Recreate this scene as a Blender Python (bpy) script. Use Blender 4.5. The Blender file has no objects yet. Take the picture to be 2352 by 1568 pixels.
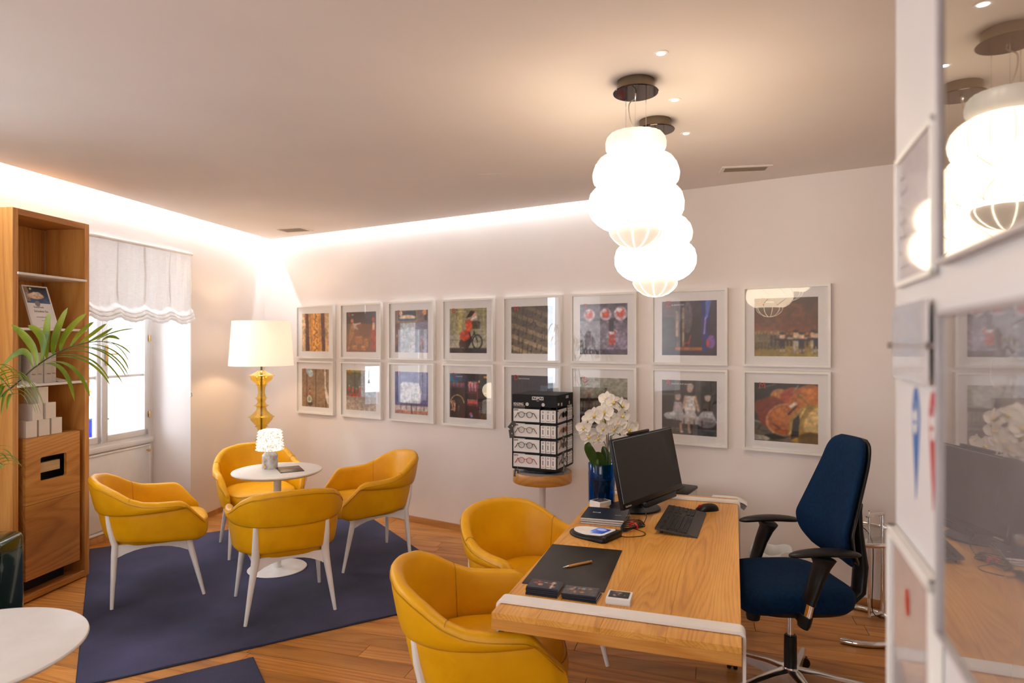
import bpy, bmesh, math, random
import numpy as np
from mathutils import Vector, Matrix, Euler
random.seed(7)
np.random.seed(7)
PI = math.pi
S = bpy.context.scene
C = S.collection

# ------------------------------------------------------------------ camera
cam_d = bpy.data.cameras.new('camera')
cam = bpy.data.objects.new('camera', cam_d)
C.objects.link(cam)
cam.location = (0, 0, 1.70)
cam.rotation_euler = (PI/2, 0, 0)
cam_d.sensor_width = 36
cam_d.lens = 1500/2352*36
cam_d.shift_y = 2/2352
cam_d.clip_start = 0.02
cam_d.dof.use_dof = True
cam_d.dof.focus_distance = 3.6
cam_d.dof.aperture_fstop = 2.8
S.camera = cam

# ------------------------------------------------------------------ world, light, exposure
w = bpy.data.worlds.new('world')
S.world = w
w.use_nodes = True
w.node_tree.nodes['Background'].inputs[0].default_value = (0.80, 0.90, 1.0, 1)
w.node_tree.nodes['Background'].inputs[1].default_value = 3.0
S.view_settings.view_transform = 'Standard'
S.view_settings.look = 'None'
S.view_settings.gamma = 1
S.view_settings.use_curve_mapping = False
S.view_settings.exposure = 0.0
S.cycles.max_bounces = 9; S.cycles.diffuse_bounces = 5; S.cycles.glossy_bounces = 5; S.cycles.transparent_max_bounces = 16
S.cycles.caustics_reflective = False; S.cycles.caustics_refractive = False
E_PEND = 8.0
E_COVE_L, E_COVE_B = 190, 170
E_WIN = [48, 45, 30]
E_REAR_FILL = 46
E_FLOORLAMP = 9
E_SPOT = 14

def light_area(name, loc, rot, sx, sy, e, col):
    l = bpy.data.lights.new(name, 'AREA')
    l.shape = 'RECTANGLE'; l.size = sx; l.size_y = sy; l.energy = e; l.color = col
    o = bpy.data.objects.new(name, l); C.objects.link(o)
    o.location = loc; o.rotation_euler = rot
    return o

# wall frames: left wall (t runs from the far corner towards the camera), back wall (s), partition (p)
CL = Vector((-2.779, 7.34, 0)); RL = math.atan2(.9837, .1797)
CB = Vector((1.073, 4.967, 0)); RB = math.atan2(-.5243, .8515)
CP = Vector((.202, 0, 0)); RP = math.atan2(.9367, .35)
def frame(c, r): return Matrix.Translation(c) @ Matrix.Rotation(r, 4, 'Z')
ML, MBK, MP = frame(CL, RL), frame(CB, RB), frame(CP, RP)
S0 = -4.524     # s of the far corner on the back wall

# window light outside the left wall, and warm fill light added behind the camera
for (t, wd, e) in ((1.78, .95, E_WIN[0]), (4.75, 1.0, E_WIN[1]), (6.75, 1.0, E_WIN[2])):
    p = ML @ Vector((-t, 1.05, 1.75))
    light_area('daylight_or_fill', p, (PI/2, 0, RL+PI), wd, 1.5, e, (.86, .92, 1.0))
light_area('daylight_or_fill', (-1.2, -2.6, 1.75), (PI/2, 0, 0), 2.6, 1.5, E_REAR_FILL, (1.0, .87, .75)).rotation_euler = (PI/2, 0, 0)

# ------------------------------------------------------------------ mesh helpers
class MB:
    def __init__(s, M=None): s.v = []; s.f = []; s.M = M or Matrix()
    def add(s, vs, fs):
        b = len(s.v)
        s.v += [tuple(s.M @ Vector(p)) for p in vs]
        s.f += [tuple(i+b for i in f) for f in fs]
        return s
    def box(s, x0, x1, y0, y1, z0, z1):
        return s.add([(x0,y0,z0),(x1,y0,z0),(x1,y1,z0),(x0,y1,z0),(x0,y0,z1),(x1,y0,z1),(x1,y1,z1),(x0,y1,z1)],
                     [(0,3,2,1),(4,5,6,7),(0,1,5,4),(1,2,6,5),(2,3,7,6),(3,0,4,7)])
    def rbox(s, x0, x1, y0, y1, z0, z1, r=.004, seg=2):
        bm = bmesh.new(); bmesh.ops.create_cube(bm, size=1)
        for v in bm.verts:
            v.co = Vector(((x0+x1)/2+v.co.x*(x1-x0), (y0+y1)/2+v.co.y*(y1-y0), (z0+z1)/2+v.co.z*(z1-z0)))
        bmesh.ops.bevel(bm, geom=bm.edges[:], offset=r, segments=seg, profile=.5, affect='EDGES')
        bm.verts.index_update()
        s.add([tuple(v.co) for v in bm.verts], [tuple(v.index for v in f.verts) for f in bm.faces]); bm.free()
        return s
    def prism(s, pts, z0, z1):
        n = len(pts)
        s.add([(x,y,z0) for x,y in pts]+[(x,y,z1) for x,y in pts],
              [tuple(range(n-1,-1,-1)), tuple(range(n,2*n))]+[(i,(i+1)%n,(i+1)%n+n,i+n) for i in range(n)])
        return s
    def lathe(s, prof, seg=32, c=(0,0,0), lobe=None):
        vs = []; fs = []
        for (r, z) in prof:
            for k in range(seg):
                a = 2*PI*k/seg
                rr = r*(lobe(a, z) if lobe else 1)
                vs.append((c[0]+rr*math.cos(a), c[1]+rr*math.sin(a), c[2]+z))
        for i in range(len(prof)-1):
            for k in range(seg):
                a, b = i*seg+k, i*seg+(k+1)%seg
                fs.append((a, b, b+seg, a+seg))
        if prof[0][0] > 1e-5: fs.append(tuple(range(seg-1,-1,-1)))
        if prof[-1][0] > 1e-5:
            o = (len(prof)-1)*seg; fs.append(tuple(range(o, o+seg)))
        return s.add(vs, fs)
    def shell(s, prof, seg=32, c=(0,0,0), lobe=None):       # open lathe, no caps
        n = len(s.f); s.lathe(prof, seg, c, lobe)
        while len(s.f[-1]) > 4: s.f.pop()
        k = len(s.f)-1
        return s
    def loft(s, rings, caps=True):
        n = len(rings[0]); vs = [p for r in rings for p in r]; fs = []
        for i in range(len(rings)-1):
            for k in range(n):
                a, b = i*n+k, i*n+(k+1)%n
                fs.append((a, b, b+n, a+n))
        if caps:
            fs.append(tuple(range(n-1,-1,-1))); o = (len(rings)-1)*n; fs.append(tuple(range(o, o+n)))
        return s.add(vs, fs)
    def tube(s, pts, r, seg=8, caps=True, closed=False):
        pts = [Vector(p) for p in pts]; n = len(pts)
        if not hasattr(r, '__len__'): r = [r]*n
        rings = []; up = None
        for i, p in enumerate(pts):
            if closed: t = pts[(i+1)%n]-pts[i-1]
            else: t = pts[min(i+1,n-1)]-pts[max(i-1,0)]
            t = t.normalized() if t.length > 1e-9 else Vector((0,0,1))
            if up is None:
                up = Vector((0,0,1)) if abs(t.z) < .9 else Vector((1,0,0))
            x = up.cross(t).normalized(); up = t.cross(x).normalized()
            rr = r[i] if hasattr(r[i], '__len__') else (r[i], r[i])
            rings.append([tuple(p + x*rr[0]*math.cos(2*PI*k/seg) + up*rr[1]*math.sin(2*PI*k/seg)) for k in range(seg)])
        if closed: rings.append(rings[0]); caps = False
        return s.loft(rings, caps)
    def grid(s, P):                                         # P[i][j] points
        n, m = len(P), len(P[0])
        return s.add([p for r in P for p in r], [(i*m+j, i*m+j+1, (i+1)*m+j+1, (i+1)*m+j) for i in range(n-1) for j in range(m-1)])

def obj(name, mb, mat, parent=None, loc=None, rz=None, rot=None, sharp=35, flat=False, M=None):
    me = bpy.data.meshes.new(name)
    me.from_pydata(mb.v, [], mb.f); me.update()
    bm = bmesh.new(); bm.from_mesh(me); bmesh.ops.recalc_face_normals(bm, faces=bm.faces[:]); bm.to_mesh(me); bm.free()
    if not flat:
        me.polygons.foreach_set('use_smooth', [True]*len(me.polygons))
        me.set_sharp_from_angle(angle=math.radians(sharp))
    if mat: me.materials.append(mat)
    o = bpy.data.objects.new(name, me); C.objects.link(o)
    if parent: o.parent = parent
    if M is not None: o.matrix_local = M
    if loc is not None: o.location = loc
    if rz is not None: o.rotation_euler = (0, 0, rz)
    if rot is not None: o.rotation_euler = rot
    return o
def tag(o, label=None, cat=None, group=None, kind=None):
    if label: o['label'] = label
    if cat: o['category'] = cat
    if group: o['group'] = group
    if kind: o['kind'] = kind
    return o
def thing(name, label, cat, loc=(0,0,0), rz=0, group=None, M=None):
    o = bpy.data.objects.new(name, None); C.objects.link(o)
    o.empty_display_size = .1
    if M is not None: o.matrix_world = M
    else: o.location = loc; o.rotation_euler = (0, 0, rz)
    return tag(o, label, cat, group)
def struct(name, mb, mat, parent=None, **k):
    return tag(obj(name, mb, mat, parent, **k), kind='structure')
def copy_tree(o, parent=None):
    c = o.copy(); C.objects.link(c)
    if parent is not None: c.parent = parent
    for ch in list(o.children): copy_tree(ch, c)
    return c
def crom(pts, n=8):                                        # Catmull-Rom through points
    P = [Vector(p) for p in pts]; P = [2*P[0]-P[1]]+P+[2*P[-1]-P[-2]]; out = []
    for i in range(1, len(P)-2):
        for k in range(n):
            t = k/n; a, b, c, d = P[i-1:i+3]
            out.append(.5*((2*b)+(c-a)*t+(2*a-5*b+4*c-d)*t*t+(3*b-a-3*c+d)*t**3))
    out.append(P[-2]); return out
def interp(x, xs, ys): return float(np.interp(x, xs, ys))
def text_mb(body, size, depth=.0006, align='LEFT', bold=0.0, xs=1.0, M=None):
    cu = bpy.data.curves.new('t', 'FONT'); cu.body = body; cu.size = size; cu.extrude = depth/2
    cu.align_x = align; cu.resolution_u = 3; cu.offset = bold
    o = bpy.data.objects.new('t', cu); C.objects.link(o)
    dg = bpy.context.evaluated_depsgraph_get(); dg.update()
    me = bpy.data.meshes.new_from_object(o.evaluated_get(dg))
    mb = MB(M); mb.add([(v.co.x*xs, v.co.y, v.co.z) for v in me.vertices], [tuple(p.vertices) for p in me.polygons])
    bpy.data.objects.remove(o); bpy.data.meshes.remove(me); bpy.data.curves.remove(cu)
    return mb
FACE = Matrix.Rotation(PI/2, 4, 'X')                        # text from the xy plane to an upright plane facing -y

# ------------------------------------------------------------------ materials
def nt(name):
    m = bpy.data.materials.new(name); m.use_nodes = True; t = m.node_tree
    return m, t, t.nodes['Principled BSDF']
def setp(b, col=None, rough=None, metal=None, spec=None, coat=None, sheen=None, emis=None, es=None, sss=None):
    if col is not None: b.inputs['Base Color'].default_value = (*col, 1)
    if rough is not None: b.inputs['Roughness'].default_value = rough
    if metal is not None: b.inputs['Metallic'].default_value = metal
    if spec is not None: b.inputs['Specular IOR Level'].default_value = spec
    if coat is not None: b.inputs['Coat Weight'].default_value = coat
    if sheen is not None: b.inputs['Sheen Weight'].default_value = sheen
    if emis is not None: b.inputs['Emission Color'].default_value = (*emis, 1)
    if es is not None: b.inputs['Emission Strength'].default_value = es
def noise_mat(name, col, col2=None, scale=30, rough=.5, metal=0, bump=0, bscale=None, spec=.5, detail=4, stretch=None, coat=0, sheen=0, lo=.35, hi=.65):
    m, t, b = nt(name); N = t.nodes.new; L = t.links.new
    setp(b, col, rough, metal, spec, coat, sheen)
    tc = N('ShaderNodeTexCoord'); mp = N('ShaderNodeMapping'); L(tc.outputs['Object'], mp.inputs[0])
    if stretch: mp.inputs['Scale'].default_value = stretch
    nz = N('ShaderNodeTexNoise'); nz.inputs['Scale'].default_value = scale; nz.inputs['Detail'].default_value = detail
    L(mp.outputs[0], nz.inputs['Vector'])
    if col2:
        r = N('ShaderNodeValToRGB'); L(nz.outputs['Fac'], r.inputs[0])
        r.color_ramp.elements[0].color = (*col, 1); r.color_ramp.elements[0].position = lo
        r.color_ramp.elements[1].color = (*col2, 1); r.color_ramp.elements[1].position = hi
        L(r.outputs[0], b.inputs['Base Color'])
    if bump:
        n2 = N('ShaderNodeTexNoise'); n2.inputs['Scale'].default_value = bscale or scale; n2.inputs['Detail'].default_value = 3
        L(mp.outputs[0], n2.inputs['Vector'])
        bp = N('ShaderNodeBump'); bp.inputs['Strength'].default_value = bump; bp.inputs['Distance'].default_value = .002
        L(n2.outputs['Fac'], bp.inputs['Height']); L(bp.outputs[0], b.inputs['Normal'])
    return m
def wood(name, c0, c1, c2, rough=.4, grain=1.0, axis='X', rings=9, coat=0.0, var=.25):
    """long grain along the object's axis; every piece its own random offset and tone"""
    m, t, b = nt(name); N = t.nodes.new; L = t.links.new
    setp(b, c1, rough, coat=coat)
    tc = N('ShaderNodeTexCoord'); oi = N('ShaderNodeObjectInfo')
    sc = N('ShaderNodeVectorMath'); sc.operation = 'SCALE'; sc.inputs[0].default_value = (31, 17, 23); L(oi.outputs['Random'], sc.inputs['Scale'])
    ad = N('ShaderNodeVectorMath'); ad.operation = 'ADD'; L(tc.outputs['Object'], ad.inputs[0]); L(sc.outputs[0], ad.inputs[1])
    mp = N('ShaderNodeMapping'); L(ad.outputs[0], mp.inputs[0])
    k = {'X': (.08, 1, 1), 'Y': (1, .08, 1), 'Z': (1, 1, .08)}[axis]
    mp.inputs['Scale'].default_value = k
    mp0 = N('ShaderNodeMapping'); L(ad.outputs[0], mp0.inputs[0]); mp0.inputs['Scale'].default_value = {'X': (.10,1,1), 'Y': (1,.10,1), 'Z': (1,1,.10)}[axis]
    n1 = N('ShaderNodeTexNoise'); n1.inputs['Scale'].default_value = 2.3*grain; n1.inputs['Detail'].default_value = 2.5; n1.inputs['Roughness'].default_value = .32; n1.inputs['Distortion'].default_value = .12; L(mp0.outputs[0], n1.inputs['Vector'])
    mu = N('ShaderNodeMath'); mu.operation = 'MULTIPLY'; mu.inputs[1].default_value = rings*2.6; L(n1.outputs['Fac'], mu.inputs[0])
    fr = N('ShaderNodeMath'); fr.operation = 'FRACT'; L(mu.outputs[0], fr.inputs[0])
    fc = N('ShaderNodeValToRGB'); L(fr.outputs[0], fc.inputs[0]); ee = fc.color_ramp.elements
    ee[0].position = 0; ee[0].color = (.60,.60,.60,1); ee[1].position = 1; ee[1].color = (.56,.56,.56,1)
    y1 = ee.new(.30); y1.color = (.88,.88,.88,1); y2 = ee.new(.70); y2.color = (1,1,1,1)
    mp2 = N('ShaderNodeMapping'); L(ad.outputs[0], mp2.inputs[0]); mp2.inputs['Scale'].default_value = {'X': (.035,1,1), 'Y': (1,.035,1), 'Z': (1,1,.035)}[axis]
    n2 = N('ShaderNodeTexNoise'); n2.inputs['Scale'].default_value = 190; n2.inputs['Detail'].default_value = 3; L(mp2.outputs[0], n2.inputs['Vector'])
    n3 = N('ShaderNodeTexNoise'); n3.inputs['Scale'].default_value = 7*grain; n3.inputs['Detail'].default_value = 3; L(mp.outputs[0], n3.inputs['Vector'])
    a1 = N('ShaderNodeMath'); a1.operation = 'MULTIPLY'; a1.inputs[1].default_value = .42; L(fc.outputs[0], a1.inputs[0])
    a3 = N('ShaderNodeMath'); a3.operation = 'MULTIPLY_ADD'; a3.inputs[1].default_value = .35; L(n2.outputs['Fac'], a3.inputs[0]); L(a1.outputs[0], a3.inputs[2])
    a2 = N('ShaderNodeMath'); a2.operation = 'MULTIPLY_ADD'; a2.inputs[1].default_value = .55; L(n3.outputs['Fac'], a2.inputs[0]); L(a3.outputs[0], a2.inputs[2])
    r = N('ShaderNodeValToRGB'); L(a2.outputs[0], r.inputs[0]); e = r.color_ramp.elements
    e[0].position = .50; e[0].color = (*c0, 1); e[1].position = 1.0; e[1].color = (*c2, 1)
    x = e.new(.80); x.color = (*c1, 1)
    hs = N('ShaderNodeHueSaturation'); L(r.outputs[0], hs.inputs['Color'])
    mr = N('ShaderNodeMapRange'); mr.inputs['To Min'].default_value = 1-var; mr.inputs['To Max'].default_value = 1+var*.7
    L(oi.outputs['Random'], mr.inputs['Value']); L(mr.outputs[0], hs.inputs['Value'])
    L(hs.outputs[0], b.inputs['Base Color'])
    bp = N('ShaderNodeBump'); bp.inputs['Strength'].default_value = .12; bp.inputs['Distance'].default_value = .001
    L(n2.outputs['Fac'], bp.inputs['Height']); L(bp.outputs[0], b.inputs['Normal'])
    return m
def schlick(t, ior=1.5):
    N = t.nodes.new; L = t.links.new; g = N('ShaderNodeNewGeometry'); d = N('ShaderNodeVectorMath'); d.operation = 'DOT_PRODUCT'
    L(g.outputs['Incoming'], d.inputs[0]); L(g.outputs['Normal'], d.inputs[1])
    def M(op, a, b=None):
        m = N('ShaderNodeMath'); m.operation = op
        for i, v in enumerate((a, b)):
            if v is None: continue
            if isinstance(v, (int, float)): m.inputs[i].default_value = v
            else: L(v, m.inputs[i])
        return m.outputs[0]
    f0 = ((ior-1)/(ior+1))**2
    x = M('POWER', M('SUBTRACT', 1.0, M('ABSOLUTE', d.outputs['Value'])), 5.0)
    return M('ADD', M('MULTIPLY', x, 1-f0), f0)
def glass_mat(name, tint=(1,1,1), ior=1.5, rough=0.0, refl=1.0, body=0.0, bodycol=(1,1,1), tl=False, metal=False):
    m = bpy.data.materials.new(name); m.use_nodes = True; t = m.node_tree; t.nodes.clear(); N = t.nodes.new; L = t.links.new
    out = N('ShaderNodeOutputMaterial'); mx = N('ShaderNodeMixShader'); fr = schlick(t, ior)
    tr = N('ShaderNodeBsdfTransparent'); tr.inputs[0].default_value = (*tint, 1)
    gl = N('ShaderNodeBsdfGlossy'); gl.inputs['Roughness'].default_value = rough
    ml = N('ShaderNodeMath'); ml.operation = 'MULTIPLY'; ml.inputs[1].default_value = refl; ml.use_clamp = True; L(fr, ml.inputs[0])
    base = tr.outputs[0]
    if body:
        df = N('ShaderNodeBsdfTranslucent' if tl else 'ShaderNodeBsdfDiffuse'); df.inputs[0].default_value = (*bodycol, 1)
        m2 = N('ShaderNodeMixShader'); m2.inputs[0].default_value = body; L(tr.outputs[0], m2.inputs[1]); L(df.outputs[0], m2.inputs[2]); base = m2.outputs[0]
    L(ml.outputs[0], mx.inputs[0]); L(base, mx.inputs[1]); L(gl.outputs[0], mx.inputs[2]); L(mx.outputs[0], out.inputs[0])
    return m
def emit_mat(name, col, s):
    m, t, b = nt(name); setp(b, (.25,.24,.23), .5, emis=col, es=s); return m
def vcol_mat(name, rough=.35):
    m, t, b = nt(name); a = t.nodes.new('ShaderNodeAttribute'); a.attribute_name = 'Col'
    t.links.new(a.outputs['Color'], b.inputs['Base Color']); setp(b, rough=rough); return m

wall_m = noise_mat('wall paint', (.83,.77,.735), (.86,.80,.765), 2.0, .85, bump=.08, bscale=120, spec=.2)
ceil_m = noise_mat('ceiling paint', (.79,.73,.69), (.82,.76,.72), 1.5, .9, bump=.05, bscale=90, spec=.15)
white_paint = noise_mat('white satin paint', (.80,.78,.76), (.84,.82,.80), 8, .38, bump=.04, bscale=60)
chair_white = noise_mat('white lacquer', (.80,.77,.74), (.84,.81,.78), 12, .35)
yellow = noise_mat('yellow leather', (.72,.345,.0), (.80,.40,.002), 7, .40, bump=.22, bscale=420, spec=.32)
yellow_seam = noise_mat('yellow leather seam', (.42,.20,.006), (.5,.25,.01), 20, .5)
oak_desk = wood('oak desk boards', (.44,.17,.022), (.70,.33,.06), (.78,.43,.11), .34, 1.5, 'Y', 19, var=.08)
oak_edge = wood('oak desk edge', (.32,.11,.012), (.54,.22,.035), (.66,.32,.07), .4, 1.0, 'X', 16, var=.08)
oak_case = wood('oak bookcase', (.36,.13,.025), (.60,.27,.065), (.70,.37,.11), .42, .8, 'Z', 12, var=.10)
oak_case_x = wood('oak drawer fronts', (.30,.10,.02), (.55,.24,.055), (.68,.35,.10), .42, .9, 'X', 14, var=.08)
floor_m = wood('oak floor plank', (.19,.06,.008), (.52,.21,.042), (.66,.31,.08), .34, .8, 'X', 12, var=.22)
floor_far = wood('oak floor base', (.16,.06,.018), (.36,.16,.05), (.5,.26,.1), .4, .8, 'X', 8, var=0)
skirt_m = wood('oak skirting', (.34,.14,.04), (.52,.25,.08), (.62,.33,.12), .4, .9, 'X', 6, var=.05)
stool_wood = wood('oak stool rim', (.34,.13,.025), (.52,.235,.05), (.6,.3,.08), .35, .8, 'X', 7, var=0)
rug_m = noise_mat('navy rug pile', (.011,.013,.036), (.052,.050,.112), 1.7, .95, bump=1.0, bscale=170, sheen=.12, detail=7, spec=.1, lo=.3, hi=.7)
rug_edge = noise_mat('rug binding', (.012,.012,.03), (.02,.02,.045), 90, .8)
chrome = noise_mat('chrome', (.78,.76,.74), (.82,.80,.78), 5, .08, 1)
alu = noise_mat('polished aluminium', (.72,.71,.70), (.8,.79,.78), 6, .2, 1)
brass = noise_mat('brass', (.72,.48,.2), (.78,.55,.26), 10, .25, 1)
bronze = noise_mat('bronze canopy', (.16,.125,.09), (.20,.155,.115), 8, .28, .9)
dark_mirror = noise_mat('dark polished metal', (.10,.085,.075), (.12,.10,.09), 4, .06, 1)
black_p = noise_mat('black plastic', (.006,.0055,.005), (.010,.009,.009), 40, .38, bump=.1, bscale=300, spec=.3)
black_g = noise_mat('gloss black', (.006,.006,.006), (.01,.01,.01), 10, .08)
black_card = noise_mat('black card', (.007,.0075,.009), (.011,.011,.013), 30, .55, spec=.25)
navy = noise_mat('navy fabric', (.0005,.012,.040), (.001,.018,.058), 60, .85, bump=.5, bscale=700, sheen=.0, spec=.15)
navy_book = noise_mat('navy book cover', (.008,.014,.03), (.012,.02,.04), 12, .35)
paper = noise_mat('paper', (.82,.80,.79), (.87,.85,.84), 15, .7)
page_m = noise_mat('page edges', (.62,.58,.54), (.78,.74,.70), 180, .8, stretch=(1,1,14))
box_m = noise_mat('cream box card', (.80,.74,.67), (.84,.78,.71), 10, .6)
box_side = box_m
leather_mat = noise_mat('dark leather mat', (.012,.009,.007), (.020,.015,.012), 14, .34, spec=.35, bump=.2, bscale=300)
leaf_m = noise_mat('palm leaf', (.05,.13,.012), (.30,.36,.012), 6, .45, detail=5, lo=.40, hi=.72, spec=.3)
leaf_dk = noise_mat('dark leaf', (.03,.07,.015), (.06,.11,.02), 8, .3)
stem_m = noise_mat('stem', (.03,.05,.015), (.06,.08,.02), 20, .5)
petal_m = noise_mat('orchid petal', (.86,.82,.76), (.92,.89,.84), 25, .55)
lip_m = noise_mat('orchid lip', (.62,.42,.06), (.75,.62,.25), 60, .5)
marble = noise_mat('grey marble', (.36,.34,.34), (.72,.69,.67), 18, .25, detail=8, lo=.35, hi=.6)
frame_m = noise_mat('white picture frame', (.82,.79,.74), (.86,.83,.78), 10, .4)
mount_m = noise_mat('white mount card', (.88,.86,.85), (.90,.88,.87), 40, .8)
pic_glass = glass_mat('picture glass', (1,1,1), 1.5, 0.0, 1.25)
win_glass = glass_mat('window glass', (1,1,1), 1.45, 0.0, 1.0)
table_glass = glass_mat('table glass', (.90,.93,.92), 1.5, 0.0, 1.0)
amber = glass_mat('amber glass', (.96,.80,.30), 1.5, .06, 1.6, .14, (.80,.55,.05))
crystal = None
blue_glass = glass_mat('blue glass', (.06,.50,.80), 1.5, .02, 1.0, .08, (.0,.10,.3))
blind_m = noise_mat('linen blind', (.84,.82,.81), (.90,.88,.87), 30, .9, bump=.4, bscale=220, stretch=(1,1,4))
t_ = blind_m.node_tree; b_ = t_.nodes['Principled BSDF']
tl_ = t_.nodes.new('ShaderNodeBsdfTranslucent'); tl_.inputs[0].default_value = (.95,.93,.92,1)
mx_ = t_.nodes.new('ShaderNodeMixShader'); mx_.inputs[0].default_value = .18
t_.links.new(b_.outputs[0], mx_.inputs[1]); t_.links.new(tl_.outputs[0], mx_.inputs[2])
t_.links.new(mx_.outputs[0], [n for n in t_.nodes if n.type == 'OUTPUT_MATERIAL'][0].inputs[0])
pend_m = emit_mat('opal glass lit', (1.0, .77, .53), E_PEND)
pend_top = emit_mat('opal glass collar', (1.0, .88, .72), .92)
pend_seam = emit_mat('opal glass seam', (1.0, .86, .66), .74)
pend_low = emit_mat('opal glass lower bowl', (1.0, .82, .62), .85)
led_m = emit_mat('led strip', (.93,.95,1.0), 1)
print_m = vcol_mat('printed picture')
green_m = noise_mat('dark green enamel', (.004,.022,.012), (.006,.03,.017), 4, .12, coat=.5)
red_m = noise_mat('red plastic', (.45,.015,.015), (.5,.02,.02), 30, .35)
tort_m = noise_mat('tortoiseshell', (.02,.01,.006), (.28,.15,.06), 140, .25)
grn_frame = noise_mat('dark green acetate', (.006,.02,.015), (.01,.03,.02), 30, .25)
tan_m = noise_mat('tan acetate', (.4,.1,.03), (.5,.14,.05), 30, .3)
lens_m = glass_mat('lens glass', (.97,.97,.97), 1.4)
lens_dk = glass_mat('dark lens', (.06,.05,.09), 1.4)
red_letter = noise_mat('red print', (.55,.03,.02), (.6,.04,.03), 30, .5)
white_letter = noise_mat('white print', (.75,.73,.7), (.8,.78,.75), 30, .5)
black_letter = noise_mat('black print', (.02,.02,.02), (.03,.03,.03), 30, .5)
def add_translucent(m, col, f):
    t = m.node_tree; b = t.nodes['Principled BSDF']; tl = t.nodes.new('ShaderNodeBsdfTranslucent'); tl.inputs[0].default_value = (*col, 1)
    mx = t.nodes.new('ShaderNodeMixShader'); mx.inputs[0].default_value = f; o = [n for n in t.nodes if n.type == 'OUTPUT_MATERIAL'][0]
    t.links.new(b.outputs[0], mx.inputs[1]); t.links.new(tl.outputs[0], mx.inputs[2]); t.links.new(mx.outputs[0], o.inputs[0])
add_translucent(leaf_m, (.40,.50,.02), .3)
add_translucent(petal_m, (.9,.86,.8), .25)
# ------------------------------------------------------------------ room shell
Z_C, Z_U = 2.829, 3.02
room = [(-2.779, 7.34), (3.60, 3.412), (3.0, -2.1), (-4.51, -2.1)]
base = MB().prism([(-4.3,8.6),(4.4,8.6),(4.4,-2.6),(-5.4,-2.6)], -.12, -.0125)
floor = struct('floor', base, floor_far)
# floor boards: strips laid 17 degrees off the picture plane, clipped to the walls
A = math.radians(-16.5)
ux, uy = Vector((math.cos(A), math.sin(A))), Vector((-math.sin(A), math.cos(A)))
def clip(poly, a, b):
    (ax, ay), (bx, by) = a, b; out = []
    sd = lambda p: (bx-ax)*(p[1]-ay)-(by-ay)*(p[0]-ax)
    for i in range(len(poly)):
        p, q = poly[i], poly[(i+1) % len(poly)]; sp, sq = sd(p), sd(q)
        if sp <= 0: out.append(p)
        if (sp < 0 < sq) or (sq < 0 < sp):
            t = sp/(sp-sq); out.append((p[0]+(q[0]-p[0])*t, p[1]+(q[1]-p[1])*t))
    return out
nl = Vector((-.9837, .1797))*.42                             # floor runs into the window recess
lim = [((-2.9+nl.x, 8.0+nl.y), (3.58, 3.42)), ((-4.6+nl.x, -2.3+nl.y+.9), (-2.779+nl.x, 7.34+nl.y)), ((3.3, -2), (-4.5, 2.75)), ((3.0,6),(2.75,0))]
lim[0] = ((-2.779-.8515*.6, 7.34+.5243*.6), (3.60, 3.412))
lim[2] = ((3.3, 2.75), (-4.6, 2.75))
lim[3] = ((2.85, 6), (2.85, 0))
W, n_pl = .134, 0
rnd = random.Random(3)
j = 0
v = -1.0
rest = MB()
while v < 8.6:
    u = -6.0+rnd.random()*1.2
    while u < 5.0:
        ln = rnd.uniform(.9, 1.7)
        g = .0016
        q = [(ux*a_+uy*b_) for a_, b_ in ((u+g, v+g), (u+ln-g, v+g), (u+ln-g, v+W-g), (u+g, v+W-g))]
        poly = [(p.x, p.y) for p in q]
        for a_, b_ in lim:
            if len(poly) > 2: poly = clip(poly, a_, b_)
        if len(poly) > 2:
            loc = [(Vector(p).dot(ux)-u, Vector(p).dot(uy)-v) for p in poly]
            ar = abs(sum(loc[i][0]*loc[(i+1)%len(loc)][1]-loc[(i+1)%len(loc)][0]*loc[i][1] for i in range(len(loc))))/2
            if ar > .004:
                mb = MB().prism(loc, -.012, rnd.uniform(-.0006, .0))
                w0 = ux*u+uy*v
                o = obj('plank', mb, floor_m, floor, flat=True)
                o.location = (w0.x, w0.y, 0); o.rotation_euler = (0, 0, A); n_pl += 1
        u += ln
    v += W
print('planks', n_pl)

# back wall (local frame s, outward, z)
m = MB(); m.box(S0-.6, 2.98, 0, .2, -.05, Z_U)
struct('wall_back', m, wall_m, M=MBK)
m = MB(); m.box(S0+.01, 2.95, -.014, 0, 0, .052)
struct('baseboard_back', m, skirt_m, M=MBK, flat=True)
# left wall: solid end, window recess, bookcase opening, two further windows
m = MB(ML)
def wl(t0, t1, d0, d1, z0, z1): m.box(-t1, -t0, d0, d1, z0, z1)
N0, N1 = 1.255, 2.46
wl(-.35, N0, 0, .75, -.05, Z_U)
wl(N0, N1, 0, .75, 2.53, Z_U)
wl(N0, N1, .40, .75, -.05, .815)
wl(N0, N0+.03, .40, .75, .815, 2.53)
wl(N1-.03, N1, .40, .75, .815, 2.53)
wl(N1, 2.50, 0, .75, -.05, Z_U)
wl(2.50, 3.32, .36, .75, -.05, 2.566)
wl(2.50, 3.32, 0, .75, 2.566, Z_U)
wl(3.32, 4.2, 0, .75, -.05, Z_U)
for t0 in (4.2, 6.2):
    wl(t0, t0+1.1, 0, .75, -.05, .85); wl(t0, t0+1.1, 0, .75, 2.5, Z_U)
wl(5.3, 6.2, 0, .75, -.05, Z_U); wl(7.3, 9.75, 0, .75, -.05, Z_U)
struct('wall_left', m, wall_m)
m = MB(ML); wl(.02, N0-.002, -.014, 0, 0, .052)
struct('baseboard_left', m, skirt_m)
m = MB(ML); m.rbox(-N1+.002, -N0-.002, .382, .399, 0, .06, .004)
struct('trim_1', m, skirt_m)
m = MB(); m.box(3.3, 3.6, -2.2, 3.6, -.05, Z_U)
struct('wall_right', m, wall_m)
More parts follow.
